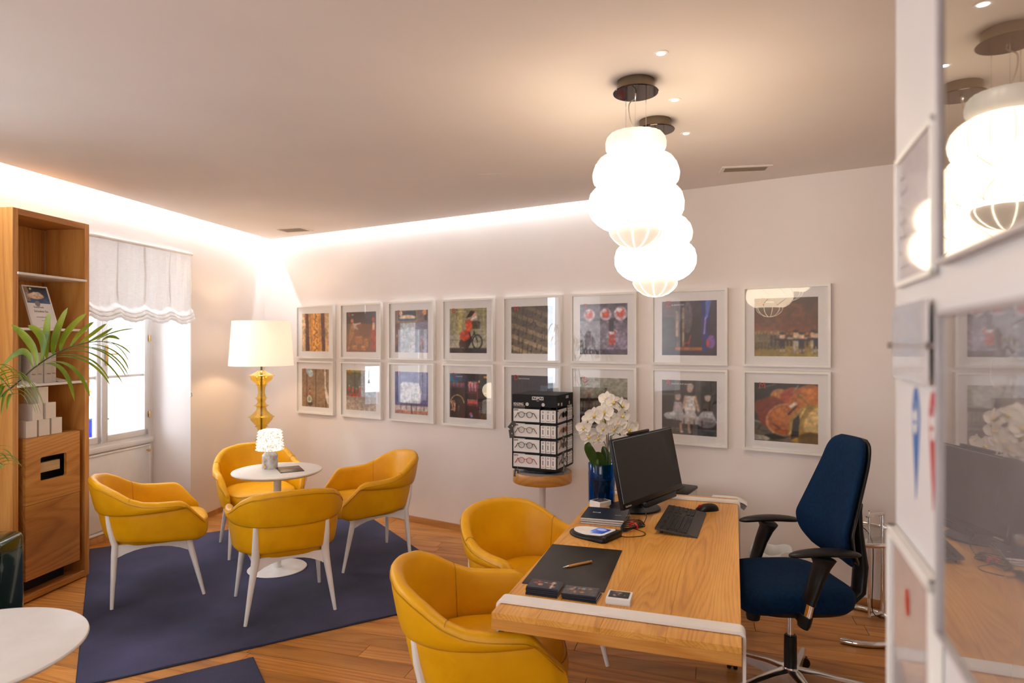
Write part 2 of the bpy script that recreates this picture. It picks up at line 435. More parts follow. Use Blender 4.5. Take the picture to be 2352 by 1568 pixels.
m = MB(); m.box(-4.9, -2.6, -2.3, -2.1, -.05, Z_U); m.box(.2, 3.4, -2.3, -2.1, -.05, Z_U)
m.box(-2.6, .2, -2.3, -2.1, -.05, .9); m.box(-2.6, .2, -2.3, -2.1, 2.5, Z_U)
struct('wall_rear', m, wall_m)
# upper ceiling and the lower ceiling panel with a lit slot at the left and back wall
m = MB().prism([(-4.3,8.6),(4.4,8.6),(4.4,-2.6),(-5.6,-2.6)], Z_U, Z_U+.1)
struct('ceiling_upper', m, ceil_m)
dl = Vector((-.1797,-.9837)); nL = Vector((.9837,-.1797)); db = Vector((.8515,-.5243)); nB = Vector((-.5243,-.8515))
c0 = Vector((-2.779, 7.34))
def corner(a, b):                                          # point a from the left wall, b from the back wall
    # c0 + dl*t + nL*a on the line c0 + nB*b + db*s
    P = c0+nL*a; Q = c0+nB*b; den = dl.x*db.y-dl.y*db.x; d = Q-P
    t = (d.x*db.y-d.y*db.x)/den
    return P+dl*t
k0 = corner(.155, .075)
sb = Vector((1.073, 4.967))
e1 = sb+db*(.02)+nB*.055
e2 = sb+db*(.02)
e3 = Vector((3.6, 3.412)); e4 = Vector((3.3,-2.1)); e5 = c0+dl*9.59+nL*.155
m = MB().prism([(p.x, p.y) for p in (k0, e1, e2, e3, e4, e5)], Z_C, Z_C+.035)
ceiling = struct('ceiling', m, ceil_m)
k1 = corner(.24, .16)
m = MB()
def upright(mb, a, b, th, z0, z1):
    d = (b-a).normalized(); n = Vector((-d.y, d.x))*th
    mb.prism([(p.x, p.y) for p in (a, b, b+n, a+n)], z0, z1)
upright(m, k1, k1+dl*9.3, .02, Z_C+.035, Z_U); upright(m, sb+db*.1+nB*.14, k1, .02, Z_C+.035, Z_U)
struct('added_baffle', m, ceil_m)  # unseen baffle, added to keep the strip light on the walls
# LED strips lying in the slot
def led(name, a, b, e):
    mat = emit_mat('led strip '+name, (.86,.93,1.0), e)
    mb = MB(); upright(mb, a, b, .010, Z_U-.012, Z_U-.001)
    o = obj('led_strip', mb, mat)
    return o
lo = led('left', corner(.05,.05), corner(.05,.05)+dl*9.2, E_COVE_L)
tag(lo, 'cool white led strip hidden in the ceiling slot along the window wall', 'light strip')
lo = led('back', sb+nB*.035-db*.05, corner(.035,.035)+db*.05, E_COVE_B)
tag(lo, 'cool white led strip hidden in the ceiling slot above the picture wall', 'light strip')

# ------------------------------------------------------------------ window 1 with its two casements
win = struct('window_1', MB(ML), white_paint) if False else None
m = MB()
a0, a1 = -N1+.03, -N0-.03      # local x range
zs, zt, ztop = .84, 1.965, 2.5
D = .405
m.box(a0, a1, D, D+.07, .815, .84); m.box(a0, a1, D, D+.07, 1.965, 2.02); m.box(a0, a1, D, D+.07, 2.49, 2.53)
m.box(a0, a0+.035, D, D+.07, .84, 2.49); m.box(a1-.035, a1, D, D+.07, .84, 2.49)
xm = (a0+a1)/2+.0
win = struct('window_1', m, white_paint, M=ML)
def casement(x0, x1, z0, z1, bar, handle_side=0):
    y0, y1 = D-.012, D+.04; f = .045
    mb = MB(); mb.rbox(x0, x1, y0, y1, z0, z0+f+.01, .005); mb.rbox(x0, x1, y0, y1, z1-f, z1, .005)
    mb.rbox(x0, x0+f, y0, y1, z0, z1, .005); mb.rbox(x1-f, x1, y0, y1, z0, z1, .005)
    o = tag(obj('casement', mb, white_paint, win), kind='structure')
    obj('pane', MB().box(x0+f, x1-f, D+.014, D+.018, z0+f, z1-f), win_glass, o, flat=True)
    if bar: obj('glazing_bar', MB().rbox(x0+f, x1-f, D+.004, D+.03, bar-.012, bar+.012, .003), white_paint, o)
    return o
ca = casement(xm+.014, a1-.035, .842, 1.962, 1.40)
cb = casement(a0+.035, xm-.014, .842, 1.962, 1.40)
casement(xm+.014, a1-.035, 2.022, 2.49, None); casement(a0+.035, xm-.014, 2.022, 2.49, None)
obj('cover_strip', MB().rbox(xm-.018, xm+.018, D-.03, D-.012, .842, 1.962, .006), white_paint, win)
hd = MB().rbox(xm+.004, xm+.034, D-.045, D-.03, 1.50, 1.68, .008)
h = obj('handle_plate', hd, brass, win)
obj('handle', MB().tube([(xm+.018, D-.045, 1.60), (xm+.018, D-.075, 1.60), (xm+.09, D-.08, 1.60)], .007, 8), brass, h)
for z in (1.03, 1.74):
    obj('hinge', MB().rbox(a1-.04, a1-.02, D-.03, D-.012, z-.03, z+.03, .005), brass, win)
# outer casement window in the second plane, outer sill
m = MB(); y = .66
m.box(a0, a1, y, y+.05, .815, .87); m.box(a0, a1, y, y+.05, 1.94, 2.0)
m.box(a0, a0+.05, y, y+.05, .87, 2.53); m.box(a1-.05, a1, y, y+.05, .87, 2.53); m.box(xm-.03, xm+.03, y, y+.05, .87, 2.53)
m.box(a0, a1, y, y+.05, 1.38, 1.41)
struct('window_2', m, white_paint, M=ML)
# recess panel under the window
m = MB(); m.rbox(-N1+.02, -N0-.02, .372, .399, .765, .812, .006)
struct('trim_3', m, white_paint, M=ML)
pn = thing('radiator_cover', 'white painted panel with small brass knob in the recess under the window', 'radiator cover', M=ML)
px0, px1 = -N1+.08, -N0-.07
obj('panel', MB().rbox(px0, px1, .380, .396, .10, .735, .004), white_paint, pn)
mb = MB(); mb.rbox(px0-.02, px1+.02, .374, .398, .735, .755, .004); mb.rbox(px1, px1+.02, .374, .398, .06, .735, .004); mb.rbox(px0-.02, px0, .374, .398, .06, .735, .004); mb.rbox(px0-.02, px1+.02, .374, .398, .065, .085, .004)
obj('moulding', mb, white_paint, pn)
obj('knob', MB(Matrix.Translation((px1-.03, .380, .70)) @ Matrix.Rotation(PI/2, 4, 'X')).lathe([(.006,0),(.006,.015),(.015,.02),(.016,.03),(.0,.036)], 16), brass, pn)
# roman blind
bl = thing('roman_blind', 'white sheer linen roman blind gathered in scalloped folds over the window', 'blind', M=ML)
n = 72; rows = []
bx0, bx1 = -N1-.0, -N0-.005
zsq = [2.515, 2.45, 2.35, 2.25, 2.15, 2.08, 2.03]
def sag(x):
    u_ = (x-bx0)/(bx1-bx0)*4.0; f_ = u_-math.floor(u_); return -.035*math.sin(PI*f_)
P = []
for i, z in enumerate(zsq):
    P.append([(bx0+(bx1-bx0)*k/n, -.012+.006*math.sin(k*.9+i)+.003*math.sin(k*2.3), z+(sag(bx0+(bx1-bx0)*k/n)*(i/6)**2)+(.0 if i else .004*math.sin(k*.2))) for k in range(n+1)])
for (dz, dy) in ((-.012,.0),(-.03,-.014),(-.05,-.024),(-.075,-.02),(-.06,-.012),(-.055,-.02),(-.075,-.032),(-.1,-.03),(-.09,-.02),(-.085,-.024),(-.105,-.038),(-.128,-.03),(-.118,-.01)):
    P.append([(bx0+(bx1-bx0)*k/n, -.012+dy*(1+.15*math.sin(k*.8)), 2.03+dz+sag(bx0+(bx1-bx0)*k/n)*1.1+.003*math.sin(k*1.7)) for k in range(n+1)])
fab = obj('fabric', MB().grid(P), blind_m, bl, sharp=80)
hr = MB().rbox(bx0, bx1, -.03, .015, 2.505, 2.53, .004)
obj('head_rail', hr, chair_white, bl)
for q in range(5):
    xq = bx0+(bx1-bx0)*q/4+(-.01 if q == 4 else .01)
    tp = obj('tape', MB().box(xq-.008, xq+.008, .0, .002, 2.03, 2.5), blind_m, bl, flat=True)
    for zz in (2.1, 2.25, 2.4):
        obj('ring', MB(Matrix.Translation((xq, .006, zz)) @ Matrix.Rotation(PI/2, 4, 'Y')).tube([(.007*math.cos(a), .007*math.sin(a), 0) for a in np.linspace(0, 2*PI, 11)[:-1]], .0015, 6, closed=True), chair_white, tp)
cord = MB(); cord.tube([(bx1-.03,-.03,2.50),(bx1-.03,-.03,1.24)], .0018, 6); cord.tube([(bx1-.045,-.03,2.50),(bx1-.042,-.03,1.5),(bx1-.032,-.03,1.24)], .0018, 6)
cd = obj('pull_cord', cord, chair_white, bl)
obj('cord_weight', MB(Matrix.Translation((bx1-.031,-.03,1.195))).lathe([(.004,.05),(.012,.03),(.013,.005),(.008,0)], 14), chrome, cd)

# ------------------------------------------------------------------ ceiling fittings
def vent(cx, cy, a, b, rz, label):
    t = thing('ceiling_vent', label, 'vent', (cx, cy, Z_C), rz, group=None)
    mb = MB(); f = .022
    mb.box(-a, a, -b, -b+f, -.008, 0); mb.box(-a, a, b-f, b, -.008, 0); mb.box(-a, -a+f, -b+f, b-f, -.008, 0); mb.box(a-f, a, -b+f, b-f, -.008, 0)
    obj('rim', mb, ceil_m, t, flat=True)
    obj('plate', MB().box(-a+f+.004, a-f-.004, -b+f+.004, b-f-.004, -.004, -.001), noise_mat('vent plate', (.22,.17,.11), (.26,.20,.13), 20, .7), t, flat=True)
    for k in range(5):
        y_ = -b+f+.01+(2*b-2*f-.02)*k/4
        obj('slat', MB().box(-a+f+.006, a-f-.006, y_-.002, y_+.002, -.0065, -.0038), noise_mat('vent slat', (.34,.28,.20), (.38,.31,.23), 20, .7), t, flat=True)
    return t
def ceil_pt(px, py, z=Z_C): Zd = 1500*(z-1.7)/(786-py); return ((px-1176)/1500*Zd, Zd)
x_, y_ = ceil_pt(1712, 387); vent(x_, y_, .155, .075, -.17, 'rectangular ceiling air vent beyond the glowing pendant lamps')
x_, y_ = ceil_pt(674, 527); vent(x_, y_, .16, .11, -.30, 'small flush ceiling vent above the corner with the floor lamp')
x_, y_ = ceil_pt(1151, 409)
t = thing('access_panel', 'flush white access panel in the ceiling with a hairline joint', 'access panel', (x_, y_, Z_C), -.10)
obj('panel', MB().rbox(-.14, .14, -.12, .12, -.0015, 0, .0007, 1), ceil_m, t)
for (px, py, lb) in ((1518, 122, 'recessed ceiling spotlight nearest to the camera, before the pendant lamps'), (1550, 229, 'recessed ceiling spotlight between the two pendant lamp canopies'), (1576, 306, 'recessed ceiling spotlight farthest back, right of the rear pendant canopy')):
    x_, y_ = ceil_pt(px, py)
    t = thing('ceiling_spotlight', lb, 'spotlight', (x_, y_, Z_C))
    obj('rim', MB().lathe([(.018,-.002),(.028,-.0025),(.030,0)], 24), ceil_m, t)
    obj('lens', MB().lathe([(0,-.0032),(.0125,-.0036),(.016,-.002)], 20), emit_mat('spot lens', (1,.95,.9), 30), t)
    l = bpy.data.lights.new('spot_light', 'SPOT'); l.energy = E_SPOT; l.spot_size = 1.4; l.spot_blend = .6; l.color = (1,.86,.70); l.shadow_soft_size = .02
    lo = bpy.data.objects.new('spot_light', l); C.objects.link(lo); lo.parent = t; lo.location = (0,0,-.02)
# ------------------------------------------------------------------ rugs
UR = math.radians(31.5)
def rug(name, label, corner_, w_, l_):
    t = thing(name, label, 'rug', (corner_[0], corner_[1], 0), UR)
    n_, m_ = 60, 64
    P = [[(w_*i/n_, -l_*j/m_, .011+.0012*math.sin(i*.7+j*.3)*math.sin(j*.41)) for j in range(m_+1)] for i in range(n_+1)]
    mb = MB().grid(P)
    obj('pile', mb, rug_m, t, sharp=80)
    b = MB(); b.rbox(-.006, w_+.006, -l_-.006, .006, .0, .0095, .003)
    obj('binding', b, rug_edge, t)
    return t
rug('large_rug', 'large dark navy square rug under the small round table and four yellow chairs', (-3.45, 5.346), 2.28, 2.51)
cr = Vector((-1.394, 3.5076)); uu = Vector((math.cos(UR), math.sin(UR)))
rug('corner_rug', 'second navy rug at the front edge, only its corner showing beside the large one', tuple(cr-uu*2.3), 2.3, 1.3)

# ------------------------------------------------------------------ yellow tub chair
PL = crom([(.262,.262,0),(.278,.13,0),(.276,-.02,0),(.250,-.155,0),(.175,-.245,0),(.09,-.278,0),(0,-.287,0),(-.09,-.278,0),(-.175,-.245,0),(-.250,-.155,0),(-.276,-.02,0),(-.278,.13,0),(-.262,.262,0)], 12)
def make_chair(label):
    t = thing('tub_chair', label, 'chair')
    n = len(PL); arc = [0]
    for i in range(1, n): arc.append(arc[-1]+(PL[i]-PL[i-1]).length)
    mid = arc[-1]/2; a = [abs(x-mid) for x in arc]; am = mid
    TX = np.array([-.1,0,.1,.18,.25,.31,.37,.45,am-.15,am-.10,am-.05,am,am+.05]); TY = np.array([.803,.808,.803,.784,.745,.695,.668,.660,.655,.632,.578,.505,.43])
    sx_ = np.linspace(-.05, am+.05, 400); sy_ = np.interp(sx_, TX, TY); kk = np.hanning(29); kk /= kk.sum()
    sm_y = np.convolve(np.pad(sy_, 14, mode='edge'), kk, 'valid')
    def T(q): return float(np.interp(q, sx_, sm_y))
    def lean(q): return interp(q, [0,.2,.35,am], [.20,.17,.12,.10])
    def B(q): return min(interp(q, [0,.2,.4,am-.1,am], [.585,.585,.59,.60,.56]), T(q)-.035)
    def zb(q): return interp(q, [0,.3,am-.05,am], [.425,.41,.380,.400])
    nor = []
    for i in range(n):
        d = PL[min(i+1,n-1)]-PL[max(i-1,0)]; nor.append(Vector((d.y, -d.x, 0)).normalized())
    # outward side
    for i in range(n):
        if nor[i].dot(PL[i]-Vector((0,.1,0))) < 0: nor[i] = -nor[i]
    def fwd(i, z):                                          # arm fronts slope back with height
        q = a[i]; k_ = max(0, (q-(am-.14))/.14)
        return Vector((0, -.32*k_*max(0, z-.46)+.012*k_, 0))
    def pt(i, o, z): return tuple(Vector((PL[i].x, PL[i].y, z))+nor[i]*(o+lean(a[i])*(z-.44))+fwd(i, z))
    rings = []
    for i in range(n):
        q = a[i]; top, b_ = T(q), B(q); th = interp(q, [0,.3,.45,am-.06,am], [.052,.052,.055,.045,.022]); r_ = th/2
        L = []
        for k in range(6): L.append((0 if k else .002, .44+(top-r_-.44)*k/5))
        for k in range(1, 7): an = PI-PI*k/7; L.append((r_+r_*math.cos(an), top-r_+r_*math.sin(an)))
        zz = top-r_
        for k in range(5): L.append((th+(.004 if 0 < k < 4 else 0), zz+(b_+.012-zz)*k/4))
        L += [(th-.006, b_), (.02, b_-.003), (.012, b_-.03), (.010, .44)]
        rings.append([pt(i, o, z) for o, z in L])
    br = obj('backrest', MB().loft(rings), yellow, t, sharp=60)
    # stitched seams: along the outer edge and down where back and arms meet
    sm = MB()
    sm.tube([pt(i, interp(a[i],[0,am-.06,am],[.0545,.056,.024]), T(a[i])-.030) for i in range(1, n-1)], .0018, 5)
    for s_ in (0, 1):
        i = min(range(n), key=lambda k: abs(a[k]-.315)+(0 if (arc[k] < mid) == bool(s_) else 9))
        th = .053; top = T(a[i]); pts = [pt(i, -.0008, .46+(top-.026-.46)*k/8) for k in range(9)]
        for k in range(1, 7): an = PI-PI*k/7; pts.append(pt(i, th/2+(th/2+.0008)*math.cos(an), top-th/2+(th/2+.0008)*math.sin(an)))
        sm.tube(pts, .0018, 5)
    obj('seam', sm, yellow_seam, br)
    rings = []
    for i in range(n):
        q = a[i]; tp = min(B(q)+.02, T(q)-.012); z0 = zb(q); o1 = interp(q, [0,am-.05,am], [.036,.036,.018])
        L = [(.004, z0+.01), (.012, z0-.004), (o1-.012, z0-.004), (o1-.003, z0+.006)]
        for k in range(5): L.append((o1+.003*math.sin(PI*k/4), z0+.03+(tp-z0-.04)*k/4))
        L += [(o1-.006, tp), (.006, tp-.004)]
        rings.append([pt(i, o, z) for o, z in L])
    obj('shell', MB().loft(rings), yellow, t, sharp=60)
    # seat cushion
    rings = []
    def outline(k_, z):
        R = []
        for j in range(44):
            an = 2*PI*j/44; c_, s_ = math.cos(an), math.sin(an); e = .55
            x = .262*math.copysign(abs(c_)**e, c_); y = .287*math.copysign(abs(s_)**e, s_)
            if s_ < 0: x *= 1-.16*abs(s_)
            R.append((x*k_, .018+y*k_, z))
        return R
    for k_, z in ((.80,.372),(.93,.372),(.985,.385),(1.0,.41),(1.005,.44),(.995,.465),(.97,.480),(.93,.487),(.8,.494),(.55,.499),(.25,.501),(.02,.501)): rings.append(outline(k_, z))
    st = obj('seat', MB().loft(rings), yellow, t, sharp=70)
    obj('seam', MB().tube([Vector(p)*1.0 for p in outline(.985, .4765)], .0018, 5, closed=True), yellow_seam, st)
    for s_ in (-1, 1):
        obj('leg', MB().tube([(s_*.207,-.292,.60),(s_*.207,-.280,.50),(s_*.205,-.262,.42),(s_*.206,-.252,.385),(s_*.213,-.255,.33),(s_*.264,-.268,0)], [(.016,.016),(.018,.020),(.019,.024),(.019,.025),(.019,.022),(.0105,.0105)], 12), chair_white, t)
        obj('leg', MB().tube([(s_*.232,.165,.40),(s_*.236,.175,.355),(s_*.272,.262,0)], [.019,.021,.0105], 12), chair_white, t)
        mb = MB(); yy = np.linspace(-.245, .17, 9); rg = []
        for y in yy:
            u_ = (y+.245)/.415; x = s_*(.20+.03*u_); zt = .375-.0*u_; zl = zt-.022-.05*abs(2*u_-1)**2.2
            rg.append([(x-.012,y,zl),(x+.012,y,zl),(x+.012,y,zt+.01),(x-.012,y,zt+.01)])
        mb.loft(rg); obj('side_rail', mb, chair_white, t, flat=True)
    for (y, hw) in ((-.24,.195),(.165,.225)):
        rg = []
        for u_ in np.linspace(-1, 1, 11):
            zl = .36-.055*abs(u_)**2.2; rg.append([(u_*hw,y-.012,zl),(u_*hw,y+.012,zl),(u_*hw,y+.012,.385),(u_*hw,y-.012,.385)])
        obj('cross_rail', MB().loft(rg), chair_white, t, flat=True)
    return t
chairs = [
 ((-2.43,4.49,.012), (.867,.5), 'yellow leather tub chair left of the round table, side turned to the camera', 'round'),
 ((-1.477,4.244,.012), (-.465,.885), 'yellow leather tub chair seen from behind in front of the round table', 'round'),
 ((-1.152,5.15,.012), (-.859,-.512), 'yellow leather tub chair right of the round table, facing left', 'round'),
 ((-2.10,5.43,.012), (.525,-.851), 'yellow leather tub chair behind the round table near the floor lamp', 'round'),
 ((.125,3.445,0), (.669,-.743), 'yellow leather tub chair at the middle of the desk, its inner back showing', 'desk'),
 ((-.085,2.675,0), (.998,.05), 'nearest yellow leather tub chair, cut by the front edge, arm under the desk end', 'desk')]
c0_ = None
for loc, f, lb, g in chairs:
    o = make_chair(lb) if c0_ is None else copy_tree(c0_)
    c0_ = c0_ or o
    o['label'] = lb; o['group'] = 'yellow tub chairs round the small table' if g == 'round' else 'yellow tub chairs at the desk'
    o.location = loc; o.rotation_euler = (0, 0, math.atan2(-f[0], f[1]))

# ------------------------------------------------------------------ round tables
def round_table(name, label, x, y, R, z):
    t = thing(name, label, 'table', (x, y, z-.735))
    obj('tabletop', MB().lathe([(0,.700),(R-.075,.700),(R-.02,.712),(R-.002,.7235),(R,.728),(R-.002,.7335),(R-.006,.735),(0,.735)], 72), chair_white, t, sharp=30)
    obj('pole', MB().lathe([(.0,.008),(.0275,.008),(.0275,.70),(0,.70)], 28), chair_white, t)
    obj('base', MB().lathe([(0,0),(.208,0),(.212,.003),(.208,.007),(.03,.012),(.028,.02),(0,.02)], 64), chair_white, t)
    return t
round_table('round_table', 'small round white pedestal table in the middle of the navy rug', -1.755, 4.885, .322, .747)
round_table('round_table', 'round white table cut off at the lower left corner, nothing on it', -1.735, 2.035, .352, .735)
ZT = .747
# table lamp
t = thing('table_lamp', 'lit crystal table lamp with grey marble base on the round table', 'lamp', (-1.835, 4.95, ZT))
obj('base', MB().lathe([(0,0),(.055,0),(.057,.003),(.057,.100),(.055,.104),(.034,.124),(.034,.140),(0,.140)], 40), marble, t)
obj('switch', MB(Matrix.Translation((-.018,-.054,.022)) @ Matrix.Rotation(PI/2, 4, 'X') ).lathe([(.013,0),(.0135,.006),(.012,.009),(0,.009)], 20), brass, t)
cm, ct, cb_ = nt('lit crystal'); N = ct.nodes.new
vo = N('ShaderNodeTexVoronoi'); vo.inputs['Scale'].default_value = 120; tc = N('ShaderNodeTexCoord'); ct.links.new(tc.outputs['Object'], vo.inputs['Vector'])
sx = N('ShaderNodeSeparateColor'); ct.links.new(vo.outputs['Color'], sx.inputs[0])
rp = N('ShaderNodeValToRGB'); e_ = rp.color_ramp.elements; e_[0].position = .20; e_[0].color = (.06,.05,.03,1); e_[1].position = .9; e_[1].color = (1,1,1,1); e2_ = e_.new(.42); e2_.color = (.45,.42,.32,1)
ct.links.new(sx.outputs[0], rp.inputs[0])
ml = N('ShaderNodeMath'); ml.operation = 'MULTIPLY'; ml.inputs[1].default_value = 1.2; ct.links.new(rp.outputs[0], ml.inputs[0]); ct.links.new(ml.outputs[0], cb_.inputs['Emission Strength'])
setp(cb_, (.8,.8,.75), .1, emis=(1,.93,.74)); crystal = cm
vs = []; fs = []
rowsn, segn = 7, 26
for i in range(rowsn):
    for k in range(segn):
        za, zb2 = .138+.150*i/rowsn, .138+.150*(i+1)/rowsn
        ra, rb = interp(za,[.138,.288],[.098,.083]), interp(zb2,[.138,.288],[.098,.083])
        a0_, a1_ = 2*PI*(k+.5*(i%2))/segn, 2*PI*(k+1+.5*(i%2))/segn; am_ = (a0_+a1_)/2
        b = len(vs)
        vs += [(ra*math.cos(a0_)*.93,ra*math.sin(a0_)*.93,za),(ra*math.cos(a1_)*.93,ra*math.sin(a1_)*.93,za),(rb*math.cos(a1_)*.93,rb*math.sin(a1_)*.93,zb2),(rb*math.cos(a0_)*.93,rb*math.sin(a0_)*.93,zb2),((ra+.008)*math.cos(am_),(ra+.008)*math.sin(am_),za+(zb2-za)*.3)]
        fs += [(b,b+1,b+4),(b+1,b+2,b+4),(b+2,b+3,b+4),(b+3,b,b+4)]
mb = MB(); mb.add(vs, fs); mb.lathe([(.034,.136),(.091,.138)], 26); mb.lathe([(.076,.287),(.05,.296),(0,.298)], 26)
obj('shade', mb, crystal, t, flat=True)
l = bpy.data.lights.new('lamp_light','POINT'); l.energy = 2.2; l.color = (1,.86,.62); l.shadow_soft_size = .09
lo = bpy.data.objects.new('lamp_light', l); C.objects.link(lo); lo.parent = t; lo.location = (0,0,.40)
# menu on the round table
t = thing('menu_folder', 'thin dark brown menu folder lying on the small round table', 'menu', (-1.665, 4.895, ZT), math.radians(28))
obj('cover', MB().rbox(-.085,.085,-.115,.115,.0,.005,.0015), noise_mat('menu cover', (.045,.028,.024), (.065,.04,.034), 20, .25), t)
obj('page_block', MB().box(-.083,.0835,-.113,.113,.0015,.0035), paper, t, flat=True)
mm = text_mb('Speisekarte', .022, .0004, 'CENTER', M=Matrix.Translation((0,.012,.0053)) @ Matrix.Rotation(math.radians(-90),4,'Z')) if False else MB()
for k, (w_, yy) in enumerate(((.07,.03),(.04,.018))): mm.tube([(-w_/2+w_*q/14, yy+.004*math.sin(q*2.1), .0053) for q in range(15)], .0008, 4)
obj('lettering', mm, noise_mat('copper foil', (.35,.16,.1), (.4,.2,.12), 20, .4), t)

# ------------------------------------------------------------------ floor lamp
FL = (-2.44, 6.36)
t = thing('floor_lamp', 'tall floor lamp of fluted amber glass with a wide cream shade in the corner', 'lamp', (*FL, 0))
sh_m, st_, sb_ = nt('lit fabric shade'); setp(sb_, (.90,.85,.79), .8, emis=(1,.88,.74), es=.36)
tl = st_.nodes.new('ShaderNodeBsdfTranslucent'); tl.inputs[0].default_value = (1,.90,.80,1); mx = st_.nodes.new('ShaderNodeMixShader'); mx.inputs[0].default_value = .22
st_.links.new(sb_.outputs[0], mx.inputs[1]); st_.links.new(tl.outputs[0], mx.inputs[2]); st_.links.new(mx.outputs[0], [n_ for n_ in st_.nodes if n_.type=='OUTPUT_MATERIAL'][0].inputs[0])
sh = MB()
sgm = 64; P = [[(r*math.cos(2*PI*k/sgm), r*math.sin(2*PI*k/sgm), z) for k in range(sgm+1)] for r, z in ((.300,1.475),(.268,1.905))]
sh.grid(P); P2 = [[(x*.988,y*.988,z) for x,y,z in r] for r in P]; sh.grid(P2)
sh.grid([P[0],P2[0]]); sh.grid([P[1],P2[1]])
obj('shade', sh, sh_m, t, sharp=60)
obj('rod', MB().lathe([(0,.05),(.009,.05),(.009,1.62),(0,1.62)], 12), noise_mat('dark rod', (.10,.06,.02), (.14,.09,.03), 20, .3, .8), t)
k_ = 6.36/1500/3.734*1.0
def zof(Y): return 1.7-((700+Y/3.734)-786)/1500*6.36
prof_px = [(560,26),(575,40),(597,85),(603,102),(607,104),(612,92),(640,82),(668,52),(684,34),(688,56),(692,34),(720,28),(755,26),(785,34),(797,44),(800,52),(804,40),(830,28),(850,40),(857,50),(861,62),(865,48),(880,36),(905,44),(935,72),(955,98),(960,106),(965,92),(985,84),(1015,60),(1036,42),(1041,56),(1046,40),(1080,25),(1120,24),(1150,40),(1156,50),(1160,40)]
lower = [(1200,28),(1240,50),(1262,98),(1268,104),(1274,90),(1320,60),(1345,40),(1350,55),(1356,36),(1420,26),(1470,40),(1476,52),(1482,40),(1520,40),(1560,80),(1580,104),(1586,96),(1640,60),(1670,40),(1690,40)]
allp = [(r*k_*1.0, zof(Y)) for Y, r in (prof_px+lower)]
lob = lambda a, z: 1+.035*math.cos(18*a)
# split in separate blown pieces at the flanges
cuts = [0, 9, 15, 21, 31, 37, 45, 50, 57] if False else None
idx = [i for i,(Y,r) in enumerate(prof_px+lower)]
bounds = [0, 9, 15, 20, 31, 36, 46, 50, len(allp)-1]
for a_, b_ in zip(bounds[:-1], bounds[1:]):
    seg_ = allp[a_:b_+1]; mb = MB(); S_ = 72
    mb.grid([[(r*lob(2*PI*q/S_,0)*math.cos(2*PI*q/S_), r*lob(2*PI*q/S_,0)*math.sin(2*PI*q/S_), z) for q in range(S_+1)] for r, z in seg_])
    obj('glass_piece', mb, amber, t, sharp=50)
obj('base', MB().lathe([(0,0),(.15,0),(.152,.01),(.14,.02),(.03,.03),(.02,.05),(0,.05)], 40), brass, t)
obj('socket', MB().lathe([(0,1.50),(.02,1.50),(.022,1.56),(.018,1.60),(0,1.60)], 20), brass, t)
l = bpy.data.lights.new('floor_lamp_light','POINT'); l.energy = E_FLOORLAMP; l.color = (1,.68,.38); l.shadow_soft_size = .045
lo = bpy.data.objects.new('floor_lamp_light', l); C.objects.link(lo); lo.parent = t; lo.location = (0,0,1.66)
tag(obj('lamp_cable', MB().tube(crom([(-1.86,5.62,.58),(-1.62,6.1,.36),(-1.56,6.42,.12),(-1.7,6.52,.02)], 8), .003, 6), chair_white), 'thin white cable running down the wall behind the round table', 'cable') if False else None

